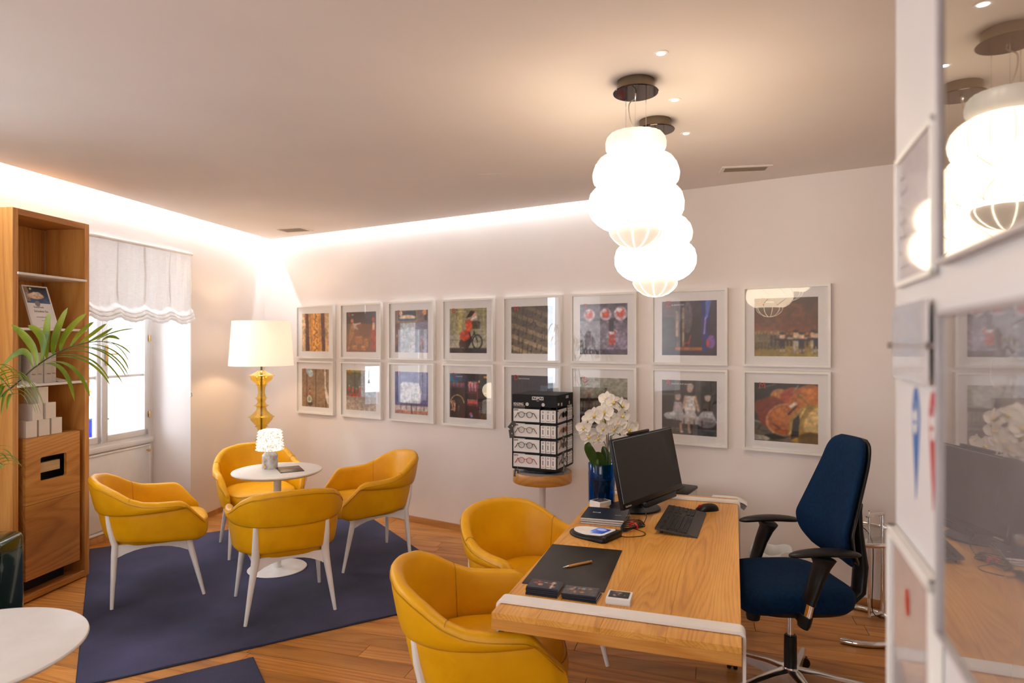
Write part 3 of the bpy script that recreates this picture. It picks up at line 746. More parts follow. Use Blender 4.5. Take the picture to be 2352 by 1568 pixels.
# ------------------------------------------------------------------ pendants
def pendant(label, x, y, ztop):
    t = thing('pendant_lamp', label, 'lamp', (x, y, ztop), group='pair of glowing glass pendant lamps')
    s = .001887
    pr = [(0,46),(3,58),(10,64),(22,67.5),(34,67),(42,63),(46,60),(50,66),(58,80),(72,91),(90,96.5),(106,95),(118,90),(124,86),(128,92),(138,100),(158,105),(178,104),(194,97),(206,86),(216,72),(221,59)]
    lb1 = lambda a, z: 1+.022*abs(math.cos(8*a))*1.0 if z > -46*s else (1+.012*abs(math.cos(8*a)) if z > -124*s else 1+.035*abs(math.cos(4*a+.5)))
    cm_ = MB(); cm_.grid([[(r*s*(1+.03*abs(math.cos(10*a)))*math.cos(a), r*s*(1+.03*abs(math.cos(10*a)))*math.sin(a), -d*s) for a in np.linspace(0, 2*PI, 121)] for d, r in [(2,20)]+pr[:7]])
    obj('collar', cm_, pend_top, t, sharp=60)
    mb = MB().lathe([(r*s, -d*s) for d, r in pr[6:]], 96, lobe=lb1)
    o = obj('glass_shade', mb, pend_m, t, sharp=50)
    pr2 = [(220,57),(228,58),(236,55),(246,47),(256,34),(262,20),(265,0)]
    obj('lower_bowl', MB().lathe([(r*s, -d*s) for d, r in pr2], 64, lobe=lambda a, z: 1+.03*abs(math.cos(6*a))), pend_low, t, sharp=50)
    # ribs seen as lighter lines on the glass
    rb = MB()
    for k in range(10):
        a = 2*PI*k/10
        rb.tube([(r*s*1.03*math.cos(a), r*s*1.03*math.sin(a), -d*s) for d, r in pr2[:-1]]+[(0,0,-265*s)], .0022, 6)
    obj('rib', rb, pend_m, t); t.children[-1]['kind'] = 'stuff'
    sm2 = MB(); P_ = dict(pr)
    def rad(d): return interp(d, [q[0] for q in pr], [q[1] for q in pr])*s
    for k in range(16):
        a = 2*PI*(k+.5)/16
        sm2.tube([(rad(d)*1.020*math.cos(a), rad(d)*1.020*math.sin(a), -d*s) for d in np.linspace(52, 116, 9)], .0020, 5)
    for k in range(8):
        for g_ in (-1, 1):
            sm2.tube([(rad(d)*1.014*math.cos(2*PI*k/8+g_*.42*u_), rad(d)*1.014*math.sin(2*PI*k/8+g_*.42*u_), -d*s) for u_, d in zip(np.linspace(-1, 1, 15), np.linspace(132, 214, 15))], .0020, 5)
    ob_ = obj('seam_pattern', sm2, pend_seam, t); ob_['kind'] = 'stuff'
    hz = Z_C-ztop
    obj('canopy', MB().lathe([(0,hz),(.081,hz),(.081,hz-.045),(0,hz-.045)], 56), bronze, t)
    obj('canopy_plate', MB().lathe([(0,hz-.045),(.096,hz-.045),(.098,hz-.048),(.096,hz-.051),(0,hz-.051)], 64), dark_mirror, t)
    for k in range(3):
        a = 2*PI*k/3+.3
        obj('wire', MB().tube([(.05*math.cos(a), .05*math.sin(a), hz-.05), (.05*math.cos(a), .05*math.sin(a), -.01)], .0011, 5), chrome, t)
    cb = crom([(0,0,hz-.05),(.0,.0,hz-.07),(-.03,-.01,hz*.55),(-.025,0,hz*.3),(.0,.0,.0),(0,0,-.02)], 6)
    obj('cable', MB().tube(cb, .0028, 6), noise_mat('clear cable', (.45,.36,.28), (.5,.4,.3), 10, .3), t)
    return t
pendant('nearer glowing white pendant lamp of bulging ribbed glass tiers, hung higher', .536, 2.83, 2.604)
pendant('rear glowing white tiered glass pendant lamp, hung lower behind the first', .730, 3.33, 2.432)
# ------------------------------------------------------------------ desk
RD = math.atan2(-.321, .947)
DO = Vector((-.0727, 2.2995, 0)); DW, DLn, DZ = .832, 2.05, .75
MD = frame(DO, RD)
def dpt(x, y, z=DZ): return MD @ Vector((x, y, z))
def todesk(X, Y): return MD.inverted() @ Vector((X, Y, 0))
desk = thing('desk', 'long solid oak desk on white steel band legs, crossed by two white bands', 'desk', M=MD)
xs = [0, .165, .385, .60, DW]
for a, b in zip(xs[:-1], xs[1:]):
    obj('board', MB(Matrix.Translation((-(a+b)/2, -DLn/2, -.73))).rbox(a+.0002, b-.0002, 0, DLn, DZ-.022, DZ, .0008, 1), oak_desk, desk, loc=((a+b)/2, DLn/2, .73), sharp=20)
mb = MB(Matrix.Translation((-DW/2, 0, -.7))); mb.rbox(0, DW, 0, .03, DZ-.060, DZ-.0222, .001, 1); mb.rbox(0, DW, DLn-.03, DLn, DZ-.060, DZ-.0222, .001, 1)
mb.rbox(0, .03, .03, DLn-.03, DZ-.060, DZ-.0222, .001, 1); mb.rbox(DW-.03, DW, .03, DLn-.03, DZ-.060, DZ-.0222, .001, 1)
obj('apron', mb, oak_edge, desk, loc=(DW/2, 0, .7), sharp=20)
obj('underside', MB().box(.02, DW-.02, .02, DLn-.02, DZ-.055, DZ-.0225), oak_edge, desk, flat=True)
def band(y0, y1):
    # closed flat steel loop round the desk top: band over the top, two legs, foot bar
    th = .010; pts = []
    def arc(cx, cz, r, a0, a1): return [(cx+r*math.cos(a), cz+r*math.sin(a)) for a in np.linspace(a0, a1, 6)]
    x0, x1, z0, z1 = -.014, DW+.014, 0.0, DZ+.012; r = .022
    out = arc(x1-r, z1-r, r, 0, PI/2)+arc(x0+r, z1-r, r, PI/2, PI)+arc(x0+.012, z0+.012, .012, PI, 1.5*PI)+arc(x1-.012, z0+.012, .012, 1.5*PI, 2*PI)
    r2 = r-th
    inn = arc(x1-r, z1-r, r2, 0, PI/2)+arc(x0+r, z1-r, r2, PI/2, PI)+arc(x0+.012, z0+.012, .002, PI, 1.5*PI)+arc(x1-.012, z0+.012, .002, 1.5*PI, 2*PI)
    n = len(out); mb = MB()
    vs = [(x, y, z) for x, z in out for y in (y0, y1)]+[(x, y, z) for x, z in inn for y in (y0, y1)]
    fs = []
    for i in range(n):
        j = (i+1) % n; o0, o1, p0, p1 = 2*i, 2*i+1, 2*j, 2*j+1; s = 2*n
        fs += [(o0,p0,p1,o1), (s+o0,s+o1,s+p1,s+p0), (o0,s+o0,s+p0,p0), (o1,p1,s+p1,s+o1)]
    mb.add(vs, fs); return mb
obj('leg_band', band(.085, .148), chair_white, desk, sharp=30)
obj('leg_band', band(DLn-.148, DLn-.085), chair_white, desk, sharp=30)

def on_desk(name, label, cat, X, Y, ang=0, z=DZ, group=None):   # X, Y world metres, ang relative to the desk
    return thing(name, label, cat, (X, Y, z), RD+ang, group)
# desk mat
q = [(.0307,2.559), (.349,2.496), (.510,2.977), (.192,3.067)]
cx, cy = sum(p[0] for p in q)/4, sum(p[1] for p in q)/4
t = on_desk('desk_mat', 'dark brown leather desk mat near the camera end of the desk', 'desk mat', cx, cy, .03)
obj('pad', MB().rbox(-.163,.163,-.26,.26,0,.0035,.0015), leather_mat, t)
# pen
t = thing('pen', 'wooden ballpoint pen with metal tip lying on the dark desk mat', 'pen', (.276, 2.77, DZ+.0085), math.atan2(.082,.141))
M_ = Matrix.Rotation(PI/2, 4, 'Y')
obj('barrel', MB(M_).lathe([(0,-.045),(.0045,-.045),(.0055,-.03),(.0055,.055),(.0045,.0565),(0,.0565)], 14), stool_wood, t)
obj('tip', MB(M_).lathe([(0,-.074),(.001,-.073),(.0022,-.066),(.0045,-.045)], 12), chrome, t)
obj('button', MB(M_).lathe([(.004,.0565),(.0055,.058),(.0055,.064),(.0035,.066),(.0035,.072),(.0055,.073),(.0055,.076),(0,.078)], 12), stool_wood, t)

# painted prints -----------------------------------------------------------
class Canvas:
    def __init__(s, w, h, c=(.5,.5,.5), seed=1):
        s.w, s.h = w, h; s.a = np.zeros((h, w, 3)); s.a[:] = c
        s.Y, s.X = np.meshgrid(np.linspace(0, 1, h), np.linspace(0, 1, w), indexing='ij'); s.r = np.random.RandomState(seed)
    def put(s, mask, c, al=1): m = np.clip(mask, 0, 1)[..., None]*al; s.a = s.a*(1-m)+np.array(c)*m; return s
    def rect(s, x0, y0, x1, y1, c, al=1): return s.put(((s.X >= x0)&(s.X <= x1)&(s.Y >= y0)&(s.Y <= y1)).astype(float), c, al)
    def ell(s, x, y, rx, ry, c, al=1, ang=0):
        dx, dy = s.X-x, s.Y-y; ca, sa = math.cos(ang), math.sin(ang); u, v = (dx*ca+dy*sa)/rx, (-dx*sa+dy*ca)/ry
        return s.put((1.12-np.sqrt(u*u+v*v))*7, c, al)
    def ring(s, x, y, rx, ry, w, c, al=1):
        d = np.sqrt(((s.X-x)/rx)**2+((s.Y-y)/ry)**2); return s.put(1.3-np.abs(d-1)/(w/rx), c, al)
    def line(s, x0, y0, x1, y1, w, c, al=1):
        dx, dy = x1-x0, y1-y0; L2 = dx*dx+dy*dy+1e-9; t = np.clip(((s.X-x0)*dx+(s.Y-y0)*dy)/L2, 0, 1)
        d = np.hypot(s.X-x0-t*dx, s.Y-y0-t*dy); return s.put(1.4-d/w, c, al)
    def poly(s, P, c, al=1):
        ins = np.zeros(s.X.shape, bool)
        for i in range(len(P)):
            (xa, ya), (xb, yb) = P[i], P[i-1]
            if ya == yb: continue
            ins ^= ((ya > s.Y) != (yb > s.Y)) & (s.X < (xb-xa)*(s.Y-ya)/(yb-ya)+xa)
        return s.put(ins.astype(float), c, al)
    def grad(s, c0, c1, x0=0, y0=0, x1=1, y1=1, al=1):
        m = ((s.X >= x0)&(s.X <= x1)&(s.Y >= y0)&(s.Y <= y1))[..., None]*al; t = np.clip((s.Y-y0)/(y1-y0), 0, 1)[..., None]
        s.a = s.a*(1-m)+(np.array(c0)*(1-t)+np.array(c1)*t)*m; return s
    def noise(s, amt, k=1):
        n = s.r.rand(s.h//k+2, s.w//k+2); n = np.kron(n, np.ones((k, k)))[:s.h, :s.w]
        s.a = s.a*(1+(n[..., None]-.5)*amt); return s
    def soft(s):
        a = s.a.copy()
        for ax in (0, 1): a = (np.roll(a, 1, ax)+2*a+np.roll(a, -1, ax))/4
        s.a[1:-1, 1:-1] = a[1:-1, 1:-1]; return s
    def grain(s, amt=.22):
        for k_, w_ in ((1, .5), (3, 1.0), (7, .8)):
            n = s.r.rand(s.h//k_+2, s.w//k_+2, 3)*.12+s.r.rand(s.h//k_+2, s.w//k_+2, 1)*.88; n = np.repeat(np.repeat(n, k_, 0), k_, 1)[:s.h, :s.w]
            s.a = s.a*(1+(n-.5)*amt*w_)
        return s
    def mesh(s, name, w, h, mat, parent, M):                # upright print, x to the right, facing -y, origin at its centre
        n, m = s.h, s.w
        P = [[(-w/2+w*j/(m-1), 0, h/2-h*i/(n-1)) for j in range(m)] for i in range(n)]
        me = bpy.data.meshes.new(name); mb = MB().grid(P); me.from_pydata(mb.v, [], [f[::-1] for f in mb.f]); me.update()
        at_ = me.color_attributes.new('Col', 'FLOAT_COLOR', 'POINT')
        rgb = np.clip(s.a, 0, 1).reshape(-1, 3); col = np.ones((len(rgb), 4)); col[:, :3] = rgb**2.0
        at_.data.foreach_set('color', col.ravel()); me.materials.append(mat)
        o = bpy.data.objects.new(name, me); C.objects.link(o); o.parent = parent; o.matrix_local = M
        return o
def figure(c, x, y, h, col, skin=(.75,.55,.45), hat=None, w=1.0):
    c.ell(x, y-h*.62, h*.10*w, h*.22, col); c.rect(x-h*.06*w, y-h*.42, x+h*.06*w, y-.02, tuple(v*.7 for v in col)); c.ell(x, y-h*.90, h*.055, h*.07, skin)
    if hat: c.ell(x, y-h*.97, h*.07, h*.035, hat)
FLAT = Matrix.Rotation(-PI/2, 4, 'X')                        # upright print laid flat, its top to +y

def stage_card(seed, base, spots):
    c = Canvas(34, 26, base, seed); r = random.Random(seed)
    for col, n in spots:
        for _ in range(n): c.ell(.15+.7*r.random(), .2+.6*r.random(), .03+.06*r.random(), .04+.1*r.random(), col, .8)
    return c.noise(.5, 2)
# booklets near the front band: two piles, every booklet a thing
def booklet(x, y, ang, z, th, cover, label, grp, w=.124, d=.088):
    t = on_desk('booklet', label, 'booklet', x, y, ang, z, grp)
    obj('page_block', MB().rbox(-w/2+.001, w/2-.001, -d/2+.001, d/2-.001, .0008, th-.0008, .0004, 1), page_m, t)
    mb = MB(); mb.box(-w/2, w/2, -d/2, d/2, 0, .0009); mb.box(-w/2, w/2, -d/2, d/2, th-.0009, th); mb.box(-w/2, w/2, -d/2, -d/2+.0009, 0, th)
    obj('cover', mb, cover, t, flat=True)
    return t
pa = dpt(.175, .195)
for k in range(4):
    lb = ['blue booklet at the bottom of the left pile by the white band', 'second booklet from the bottom in the left pile by the white band', 'third booklet from the bottom in the left pile by the white band', 'top booklet with red figures on its cover on the left pile'][k]
    o = booklet(.124+.0015*(k % 2), 2.484+.001*k, -.02+.012*k, DZ+.0075*k, .0072, navy_book, lb, 'booklets in the left pile')
stage_card(4, (.16,.16,.19), (((.75,.25,.15),5), ((.8,.6,.5),4), ((.1,.1,.12),4))).mesh('cover_picture', .118, .082, print_m, o, Matrix.Translation((0,0,.0074)) @ FLAT)
obj('lettering', text_mb('NABUCCO', .013, .0004, 'LEFT', M=Matrix.Translation((.034,-.036,.0078)) @ Matrix.Rotation(PI/2,4,'Z')), white_letter, o)
for k in range(3):
    lb = ['bottom booklet of the right-hand lower pile beside the card stack', 'middle booklet of the right-hand lower pile beside the card stack', 'top booklet with orange figures on the lower pile beside the card stack'][k]
    o = booklet(.262-.003*k, 2.437+.002*k, .05*k-.06, DZ+.0075*k, .0072, navy_book, lb, 'booklets in the right pile', .13)
stage_card(9, (.28,.27,.29), (((.1,.1,.1),5), ((.7,.45,.25),5), ((.6,.6,.62),3))).mesh('cover_picture', .124, .082, print_m, o, Matrix.Translation((0,0,.0074)) @ FLAT)
def card_stack(label, X, Y, ang, w, d, h, seed, n):
    t = on_desk('card_stack', label, 'card stack', X, Y, ang)
    for k in range(n):
        dx = random.uniform(-.0012,.0012); dy = random.uniform(-.0012,.0012)
        obj('card', MB().rbox(-w/2+dx, w/2+dx, -d/2+dy, d/2+dy, h*k/n, h*(k+1)/n-.0002, .0003, 1), paper, t)
    stage_card(seed, (.14,.12,.12), (((.6,.55,.52),5), ((.7,.5,.45),4), ((.1,.08,.08),3))).mesh('top_picture', w*.84, d*.80, print_m, t, Matrix.Translation((0,0,h+.0006)) @ FLAT)
    return t
card_stack('white stack of picture cards at the front band right of the booklets', .394, 2.398, .02, .088, .078, .024, 21, 12)
card_stack('white stack of picture cards behind the navy books by the blue vase', .512, 3.785, -.55, .080, .095, .036, 22, 16)
# navy books
nb = [(.502, 3.505, .02), (.503, 3.504, .0), (.501, 3.503, .03)]
for k, (X, Y, a_) in enumerate(nb):
    t = on_desk('navy_book', ['square navy book at the bottom of the pile on the desk', 'middle square navy book of the pile on the desk', 'top square navy book with small white lettering on the desk pile'][k], 'book', X, Y, a_, DZ+.0112*k, 'navy books piled on the desk')
    w_, d_ = .226, .232
    obj('page_block', MB().rbox(-w_/2+.001, w_/2-.001, -d_/2+.001, d_/2-.001, .001, .0100, .0005, 1), page_m, t)
    mb = MB(); mb.box(-w_/2, w_/2, -d_/2, d_/2, 0, .0012); mb.box(-w_/2, w_/2, -d_/2, d_/2, .0098, .011)
    obj('cover', mb, navy_book, t, flat=True)
mb = text_mb('EINE', .022, .0004, M=Matrix.Translation((-.07,.0,.0112))); obj('lettering', mb, white_letter, t)
mb = text_mb('OPER', .014, .0004, M=Matrix.Translation((.055,-.03,.0112)) @ Matrix.Rotation(.2,4,'Z')); mb2 = text_mb('2023', .014, .0004, M=Matrix.Translation((.055,-.045,.0112)) @ Matrix.Rotation(.2,4,'Z'))
mb.add(mb2.v, mb2.f); obj('lettering', mb, white_letter, t)
# signature terminal
t = on_desk('signature_pad', 'white and black customer terminal with small blue screen on the desk', 'terminal', .415, 3.20, -.38)
def dshape(w_, l_, n_=26):
    pts = [(w_/2, -l_/2+.015), (w_/2, l_/2-.015), (w_/2-.012, l_/2)]
    for k in range(n_+1):
        a = PI/2+PI*k/n_; pts.append((-.02+(w_/2+.03)*math.cos(a)*1.0, l_/2*math.sin(a)))
    pts.append((w_/2-.012, -l_/2)); return pts
rg = []
for s_, z in ((1.0,0),(1.02,.006),(1.0,.012),(.90,.020)): rg.append([(x*s_, y*s_, z+(.010 if x > 0 else 0)*(z > .01)) for x, y in dshape(.19,.175)])
obj('body', MB().loft(rg), black_p, t, sharp=50)
rg = [[(x, y, z+.010*(x > 0)) for x, y in dshape(.15,.135)] for z in (.018,.0225)]
obj('top_plate', MB().loft(rg), paper, t, sharp=50)
sc_ = Canvas(20, 16, (.12,.25,.6)).grad((.08,.2,.6),(.35,.5,.85)).ell(.35,.5,.2,.35,(.75,.8,.95),.7).ell(.6,.7,.08,.1,(.7,.2,.25),.7)
sm_ = vcol_mat('screen picture'); sm_.node_tree.links.new(sm_.node_tree.nodes['Attribute'].outputs[0], sm_.node_tree.nodes['Principled BSDF'].inputs['Emission Color']); sm_.node_tree.nodes['Principled BSDF'].inputs['Emission Strength'].default_value = .35
sc_.mesh('screen', .085, .070, sm_, t, Matrix.Translation((.022,.0,.0335)) @ Matrix.Rotation(-PI/2,4,'Z') @ FLAT)
obj('hinge_bar', MB().rbox(.078,.102,-.075,.075,.012,.034,.006), black_p, t)
# cable bundle
t = thing('cable_bundle', 'coiled black cable held by a red tie beside the terminal', 'cable', (.62, 3.33, DZ))
mb = MB()
for k in range(5):
    pts = [(.085*math.cos(a)*(1+.05*k), (.018+.004*k)*math.sin(a)+.004*k, .006+.004*k+.004*math.sin(3*a+k)) for a in np.linspace(0, 2*PI, 28)[:-1]]
    Mr = Matrix.Rotation(math.radians(38+5*k), 4, 'Z'); mb.tube([Mr @ Vector(p) for p in pts], .0024, 6, closed=True)
mb.tube(crom([(.06,.05,.01),(.09,.12,.03),(.085,.15,.06),(.075,.17,.075)], 6), .0022, 6)
obj('coil', mb, black_p, t); t.children[-1]['kind'] = 'stuff'
obj('tail', MB().tube(crom([(-.05,-.03,.006),(-.10,-.05,.003),(-.12,-.06,.003)], 6), .0022, 6), black_p, t)
obj('tail', MB().tube(crom([(.0,-.02,.006),(.04,-.08,.003),(.02,-.13,.003),(-.06,-.15,.003),(-.11,-.12,.003)], 6), .0018, 6), black_p, t)
obj('tie', MB(Matrix.Rotation(math.radians(38), 4, 'Z')).tube([(.0, .026*math.cos(a), .014+.016*math.sin(a)) for a in np.linspace(0, 2*PI, 15)[:-1]], .005, 6, closed=True), red_m, t)
# monitor
BLp = Vector((.570, 3.33, .842)); wv = Vector((.6388, .7694, 0)); nv = Vector((.7694, -.6388, 0)); Wm, Hm = .69, .362
tilt = math.radians(11.8)
t = thing('monitor', 'black widescreen monitor switched off on a round foot on the desk', 'monitor', (.705, 3.745, DZ))
R_ = Matrix(((wv.x, -nv.x, 0), (wv.y, -nv.y, 0), (0, 0, 1))).to_4x4()      # local x along the width, -y out of the screen
Mm = Matrix.Translation(BLp-Vector((.705,3.745,DZ))) @ R_ @ Matrix.Rotation(-tilt, 4, 'X')
hs = MB(Mm); hs.rbox(0, Wm, 0, .022, 0, Hm, .004); hs.rbox(Wm*.3, Wm*.7, .02, .05, .03, .30, .012)
hz = obj('housing', hs, black_p, t)
obj('screen', MB(Mm).box(.010, Wm-.010, -.0012, .0005, .030, Hm-.010), noise_mat('dark screen glass', (.006,.006,.0045), (.007,.007,.005), 3, .10, spec=.35), t, flat=True)
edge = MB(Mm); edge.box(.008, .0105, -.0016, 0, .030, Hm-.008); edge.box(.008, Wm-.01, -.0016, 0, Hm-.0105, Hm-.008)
obj('painted_glint', edge, noise_mat('edge glint', (.25,.32,.42), (.3,.4,.5), 20, .2), t, flat=True)  # pale blue strips paint a glint along two screen edges
obj('webcam', MB(Mm).rbox(Wm*.30, Wm*.62, .004, .03, Hm, Hm+.016, .006), black_p, t)
lg = text_mb('ThinkVision', .013, .0004, M=Mm @ Matrix.Translation((.022,-.0006,.009)) @ FACE); obj('lettering', lg, white_letter, t)
obj('speaker_bar', MB(Mm).rbox(.25, .60, .002, .03, -.035, -.002, .005), black_p, t)
obj('foot', MB().lathe([(0,0),(.142,0),(.146,.004),(.142,.010),(.06,.016),(.035,.05),(0,.05)], 56), black_p, t)
neck_top = Mm @ Vector((Wm/2, .045, .13))
obj('neck', MB().tube([(0,0,.012),(neck_top.x*.3,neck_top.y*.3,.08),tuple(neck_top)], [(.04,.02),(.032,.018),(.03,.018)], 14), black_p, t)
# keyboard, laid out along its own x (length) and y (depth, away from the user)
t = thing('keyboard', 'black full-size keyboard lying diagonally at the office chair side of the desk', 'keyboard', (.893, 3.43, DZ), math.atan2(.93, .367))
kb_m = noise_mat('keyboard body', (.022,.019,.017), (.032,.028,.025), 30, .4)
L_, D_ = .49, .205
P = []
def kz(y): return interp(y, [-D_/2,-D_/2+.02,-.04,D_/2], [.006,.010,.016,.032])
rg = []
for y in (-D_/2, -D_/2+.004, -.05, 0, .06, D_/2-.004, D_/2): rg.append([(-L_/2,y,kz(y)-.010),(L_/2,y,kz(y)-.010),(L_/2,y,kz(y)),(-L_/2,y,kz(y))])
obj('body', MB().loft(rg), kb_m, t, flat=True)
for s_ in (-1, 1): obj('foot', MB().box(s_*.2-.015, s_*.2+.015, D_/2-.03, D_/2-.02, 0, .024), black_p, t, flat=True)
rowz = [-.040,-.019,.002,.023,.044,.072]
wd = {0:[1.3,1.3,1.3,5.6,1.3,1.3,1.3,1.3], 1:[2.2]+[1]*10+[2.6], 2:[1.8]+[1]*11+[2.0], 3:[1.5]+[1]*12+[1.4], 4:[1]*13+[1.9], 5:[1.2]+[1.1]*12}
for ri, y in enumerate(rowz):
    x = -L_/2+.012; u_ = .0192
    ks = []
    for wk in wd[ri]:
        ks.append((x, wk*u_)); x += wk*u_
        if ri == 5 and len(ks) in (1,5,9): x += .008
    xa = L_/2-.146
    if ri != 2: ks += [(xa+u_*k, u_) for k in range(3)]
    ks += [(L_/2-.084+u_*k, u_) for k in range(4)]
    for (x0_, w_) in ks:
        if x0_+w_ > L_/2-.004: continue
        z = kz(y)
        obj('key', MB().rbox(x0_+.0012, x0_+w_-.0012, y-.0088 if ri < 5 else y-.006, y+.0082 if ri < 5 else y+.006, z-.001, z+.0042, .0014, 1), black_p, t, flat=True)
# mouse
t = thing('mouse', 'black computer mouse with a red wheel beside the keyboard at the far band', 'mouse', (1.105, 3.70, DZ), math.atan2(.25,.97))
rg = []
for u_ in np.linspace(-1, 1, 13):
    w_ = .031*(max(0, 1-abs(u_)**3.2))**.5+.002; h_ = .034*(1-.35*(u_-.15)**2-.5*max(0,-u_)**2.5)*(max(0.02,1-abs(u_)**6))**.5
    rg.append([(u_*.058, w_*math.cos(a), max(0, h_*max(0,math.sin(a))**.8)) for a in np.linspace(0, PI, 12)]+[(u_*.058, -w_*.6, 0), (u_*.058, w_*.6, 0)])
obj('shell', MB(Matrix.Diagonal((1.2,1.2,1.1,1))).loft(rg), black_p, t, sharp=60)
obj('wheel', MB(Matrix.Diagonal((1.2,1.2,1.1,1)) @ Matrix.Translation((-.036,0,.021)) @ Matrix.Rotation(PI/2,4,'X')).lathe([(0,-.004),(.009,-.004),(.009,.004),(0,.004)], 16), red_m, t)
# vase with orchid on the desk
VX, VY = .535, 3.90
vase = thing('glass_vase', 'cylindrical blue glass vase holding the white orchid on the desk', 'vase', (VX, VY, DZ))
obj('wall', MB().grid([[(r*math.cos(2*PI*q/40), r*math.sin(2*PI*q/40), z) for q in range(41)] for r, z in ((.0,0),(.074,0),(.079,.006),(.080,.228),(.0785,.231),(.0765,.228),(.0755,.012),(0,.012))]), blue_glass, vase, sharp=40)
obj('inner_pot', MB().lathe([(0,.014),(.045,.014),(.058,.13),(.062,.135),(.056,.135),(.05,.125),(0,.125)], 30), noise_mat('dark nursery pot', (.004,.008,.012), (.006,.012,.02), 10, .4), vase)
def orchid_flower_meshes():
    def petal(L, W, cup=.15, n=7, m=5):
        P = []
        for i in range(n+1):
            u = i/n; w_ = W*(math.sin(PI*min(1, u*.93+.05))**.75)
            P.append([((v/m-.5)*2*w_/2, u*L, cup*L*(u*u)*.5+((v/m-.5)*2)**2*W*.12) for v in range(m+1)])
        return P
    fl = MB()
    for ang, L, W in ((0,.036,.026),(PI*.40,.038,.042),(-PI*.40,.038,.042),(PI*.79,.034,.024),(-PI*.79,.034,.024)):
        fl.M = Matrix.Rotation(ang, 4, 'Z'); fl.grid(petal(L, W))
    fl.M = Matrix()
    lip = MB(); lip.lathe([(0,0),(.005,.002),(.007,.008),(.004,.012),(0,.013)], 10); lip.M = Matrix.Translation((0,-.009,.004)) @ Matrix.Rotation(.9, 4, 'X'); lip.grid(petal(.012,.012,.5,4,3))
    return fl, lip
def orchid(label, base, stems, flowers, leaves, petal_mat=petal_m, z0=.12):
    t = thing('orchid', label, 'plant', base)
    for pts, r in stems: obj('stem', MB().tube(crom(pts, 7), r, 6), stem_m, t)
    proto = None
    fl, lip = orchid_flower_meshes()
    for (p, d, s_) in flowers:
        if proto is None:
            proto = obj('flower', fl, petal_mat, t, sharp=80); obj('lip', lip, lip_m, proto); o = proto
        else:
            o = proto.copy(); C.objects.link(o); c = proto.children[0].copy(); C.objects.link(c); c.parent = o
        q_ = Vector(d).normalized().to_track_quat('Z', 'Y')
        o.location = p; o.rotation_mode = 'QUATERNION'; o.rotation_quaternion = q_; o.scale = (s_*1.22,)*3
    for (pts, w_) in leaves:
        c = crom(pts, 6); P = []
        n_ = len(c)
        for i, p in enumerate(c):
            u = i/(n_-1); tt = (c[min(i+1,n_-1)]-c[max(i-1,0)]).normalized(); sd = tt.cross(Vector((0,-1,.15))).normalized()
            ww = w_*math.sin(PI*min(1, u*.9+.08))**.6; nn = sd.cross(tt).normalized()
            P.append([tuple(p+sd*ww*v+nn*abs(v)*w_*.25) for v in (-1,-.5,0,.5,1)])
        obj('leaf', MB().grid(P), leaf_dk, t, sharp=80)
    return t
def op(px, py, dz=0): Zd = VY+dz; return ((px-1176)/1500*Zd-VX, dz, 1.7-(py-786)/1500*Zd-DZ)
fpos = [(1341,983,(-.5,-1,-.1),1.1,-.02),(1365,955,(-.2,-1,0),1.25,-.04),(1352,965,(-.7,-1,.1),1.0,.03),(1394,918,(-.6,-1,.3),1.2,.0),(1408,925,(.3,-1,.2),1.2,-.02),(1427,933,(.7,-1,.1),1.3,.0),
        (1388,948,(-.3,-1,.2),1.3,-.03),(1387,966,(-.2,-1,0),1.2,.02),(1428,957,(.5,-1,-.1),1.2,-.03),(1417,976,(.1,-1,0),1.35,-.05),(1443,988,(.4,-1,.1),1.3,-.04),(1352,1003,(.0,-1,-.2),1.2,-.02),
        (1373,1007,(.1,-1,-.3),1.0,-.03),(1410,986,(-.1,-1,-.3),1.1,-.06),(1456,980,(.9,-.8,.2),1.0,.03),(1384,985,(.2,-1,0),1.0,-.02),(1400,958,(.0,-1,.4),1.0,.05)]
stems = [([op(1396,1100),op(1397,1020),op(1399,960,-.01),op(1402,925,0),op(1420,925,-.02),op(1436,948,-.03)], .0028), ([op(1400,1100,.01),op(1402,1010,.01),op(1405,975,0),op(1420,968,-.02),op(1446,985,-.03)], .0028),
         ([op(1393,1100,-.01),op(1394,1010,0),op(1388,960,0),op(1370,948,-.01),op(1345,975,-.02)], .0026), ([op(1396,1055,0),op(1390,1020,-.01),op(1378,1005,-.02)], .0022), ([op(1401,1035,0),op(1406,1000,-.01),op(1414,990,-.02)], .0022)]
leaves = [([op(1388,1095,-.01),op(1368,1060,-.03),op(1352,1030,-.05),op(1352,1015,-.05)], .030), ([op(1392,1085,-.02),op(1380,1050,-.05),op(1368,1038,-.07)], .020), ([op(1395,1090,.02),op(1392,1050,.04),op(1385,1025,.06)], .028), ([op(1385,1090,-.05),op(1370,1070,-.06),op(1372,1052,-.06)], .018), ([op(1403,1000,-.03),op(1415,992,-.05),op(1426,1000,-.06)], .010)]
orchid('white flowering moth orchid standing in the blue glass vase on the desk', (VX, VY, DZ), stems, [(op(a_, b_, dz), d_, s_) for a_, b_, d_, s_, dz in fpos], leaves)

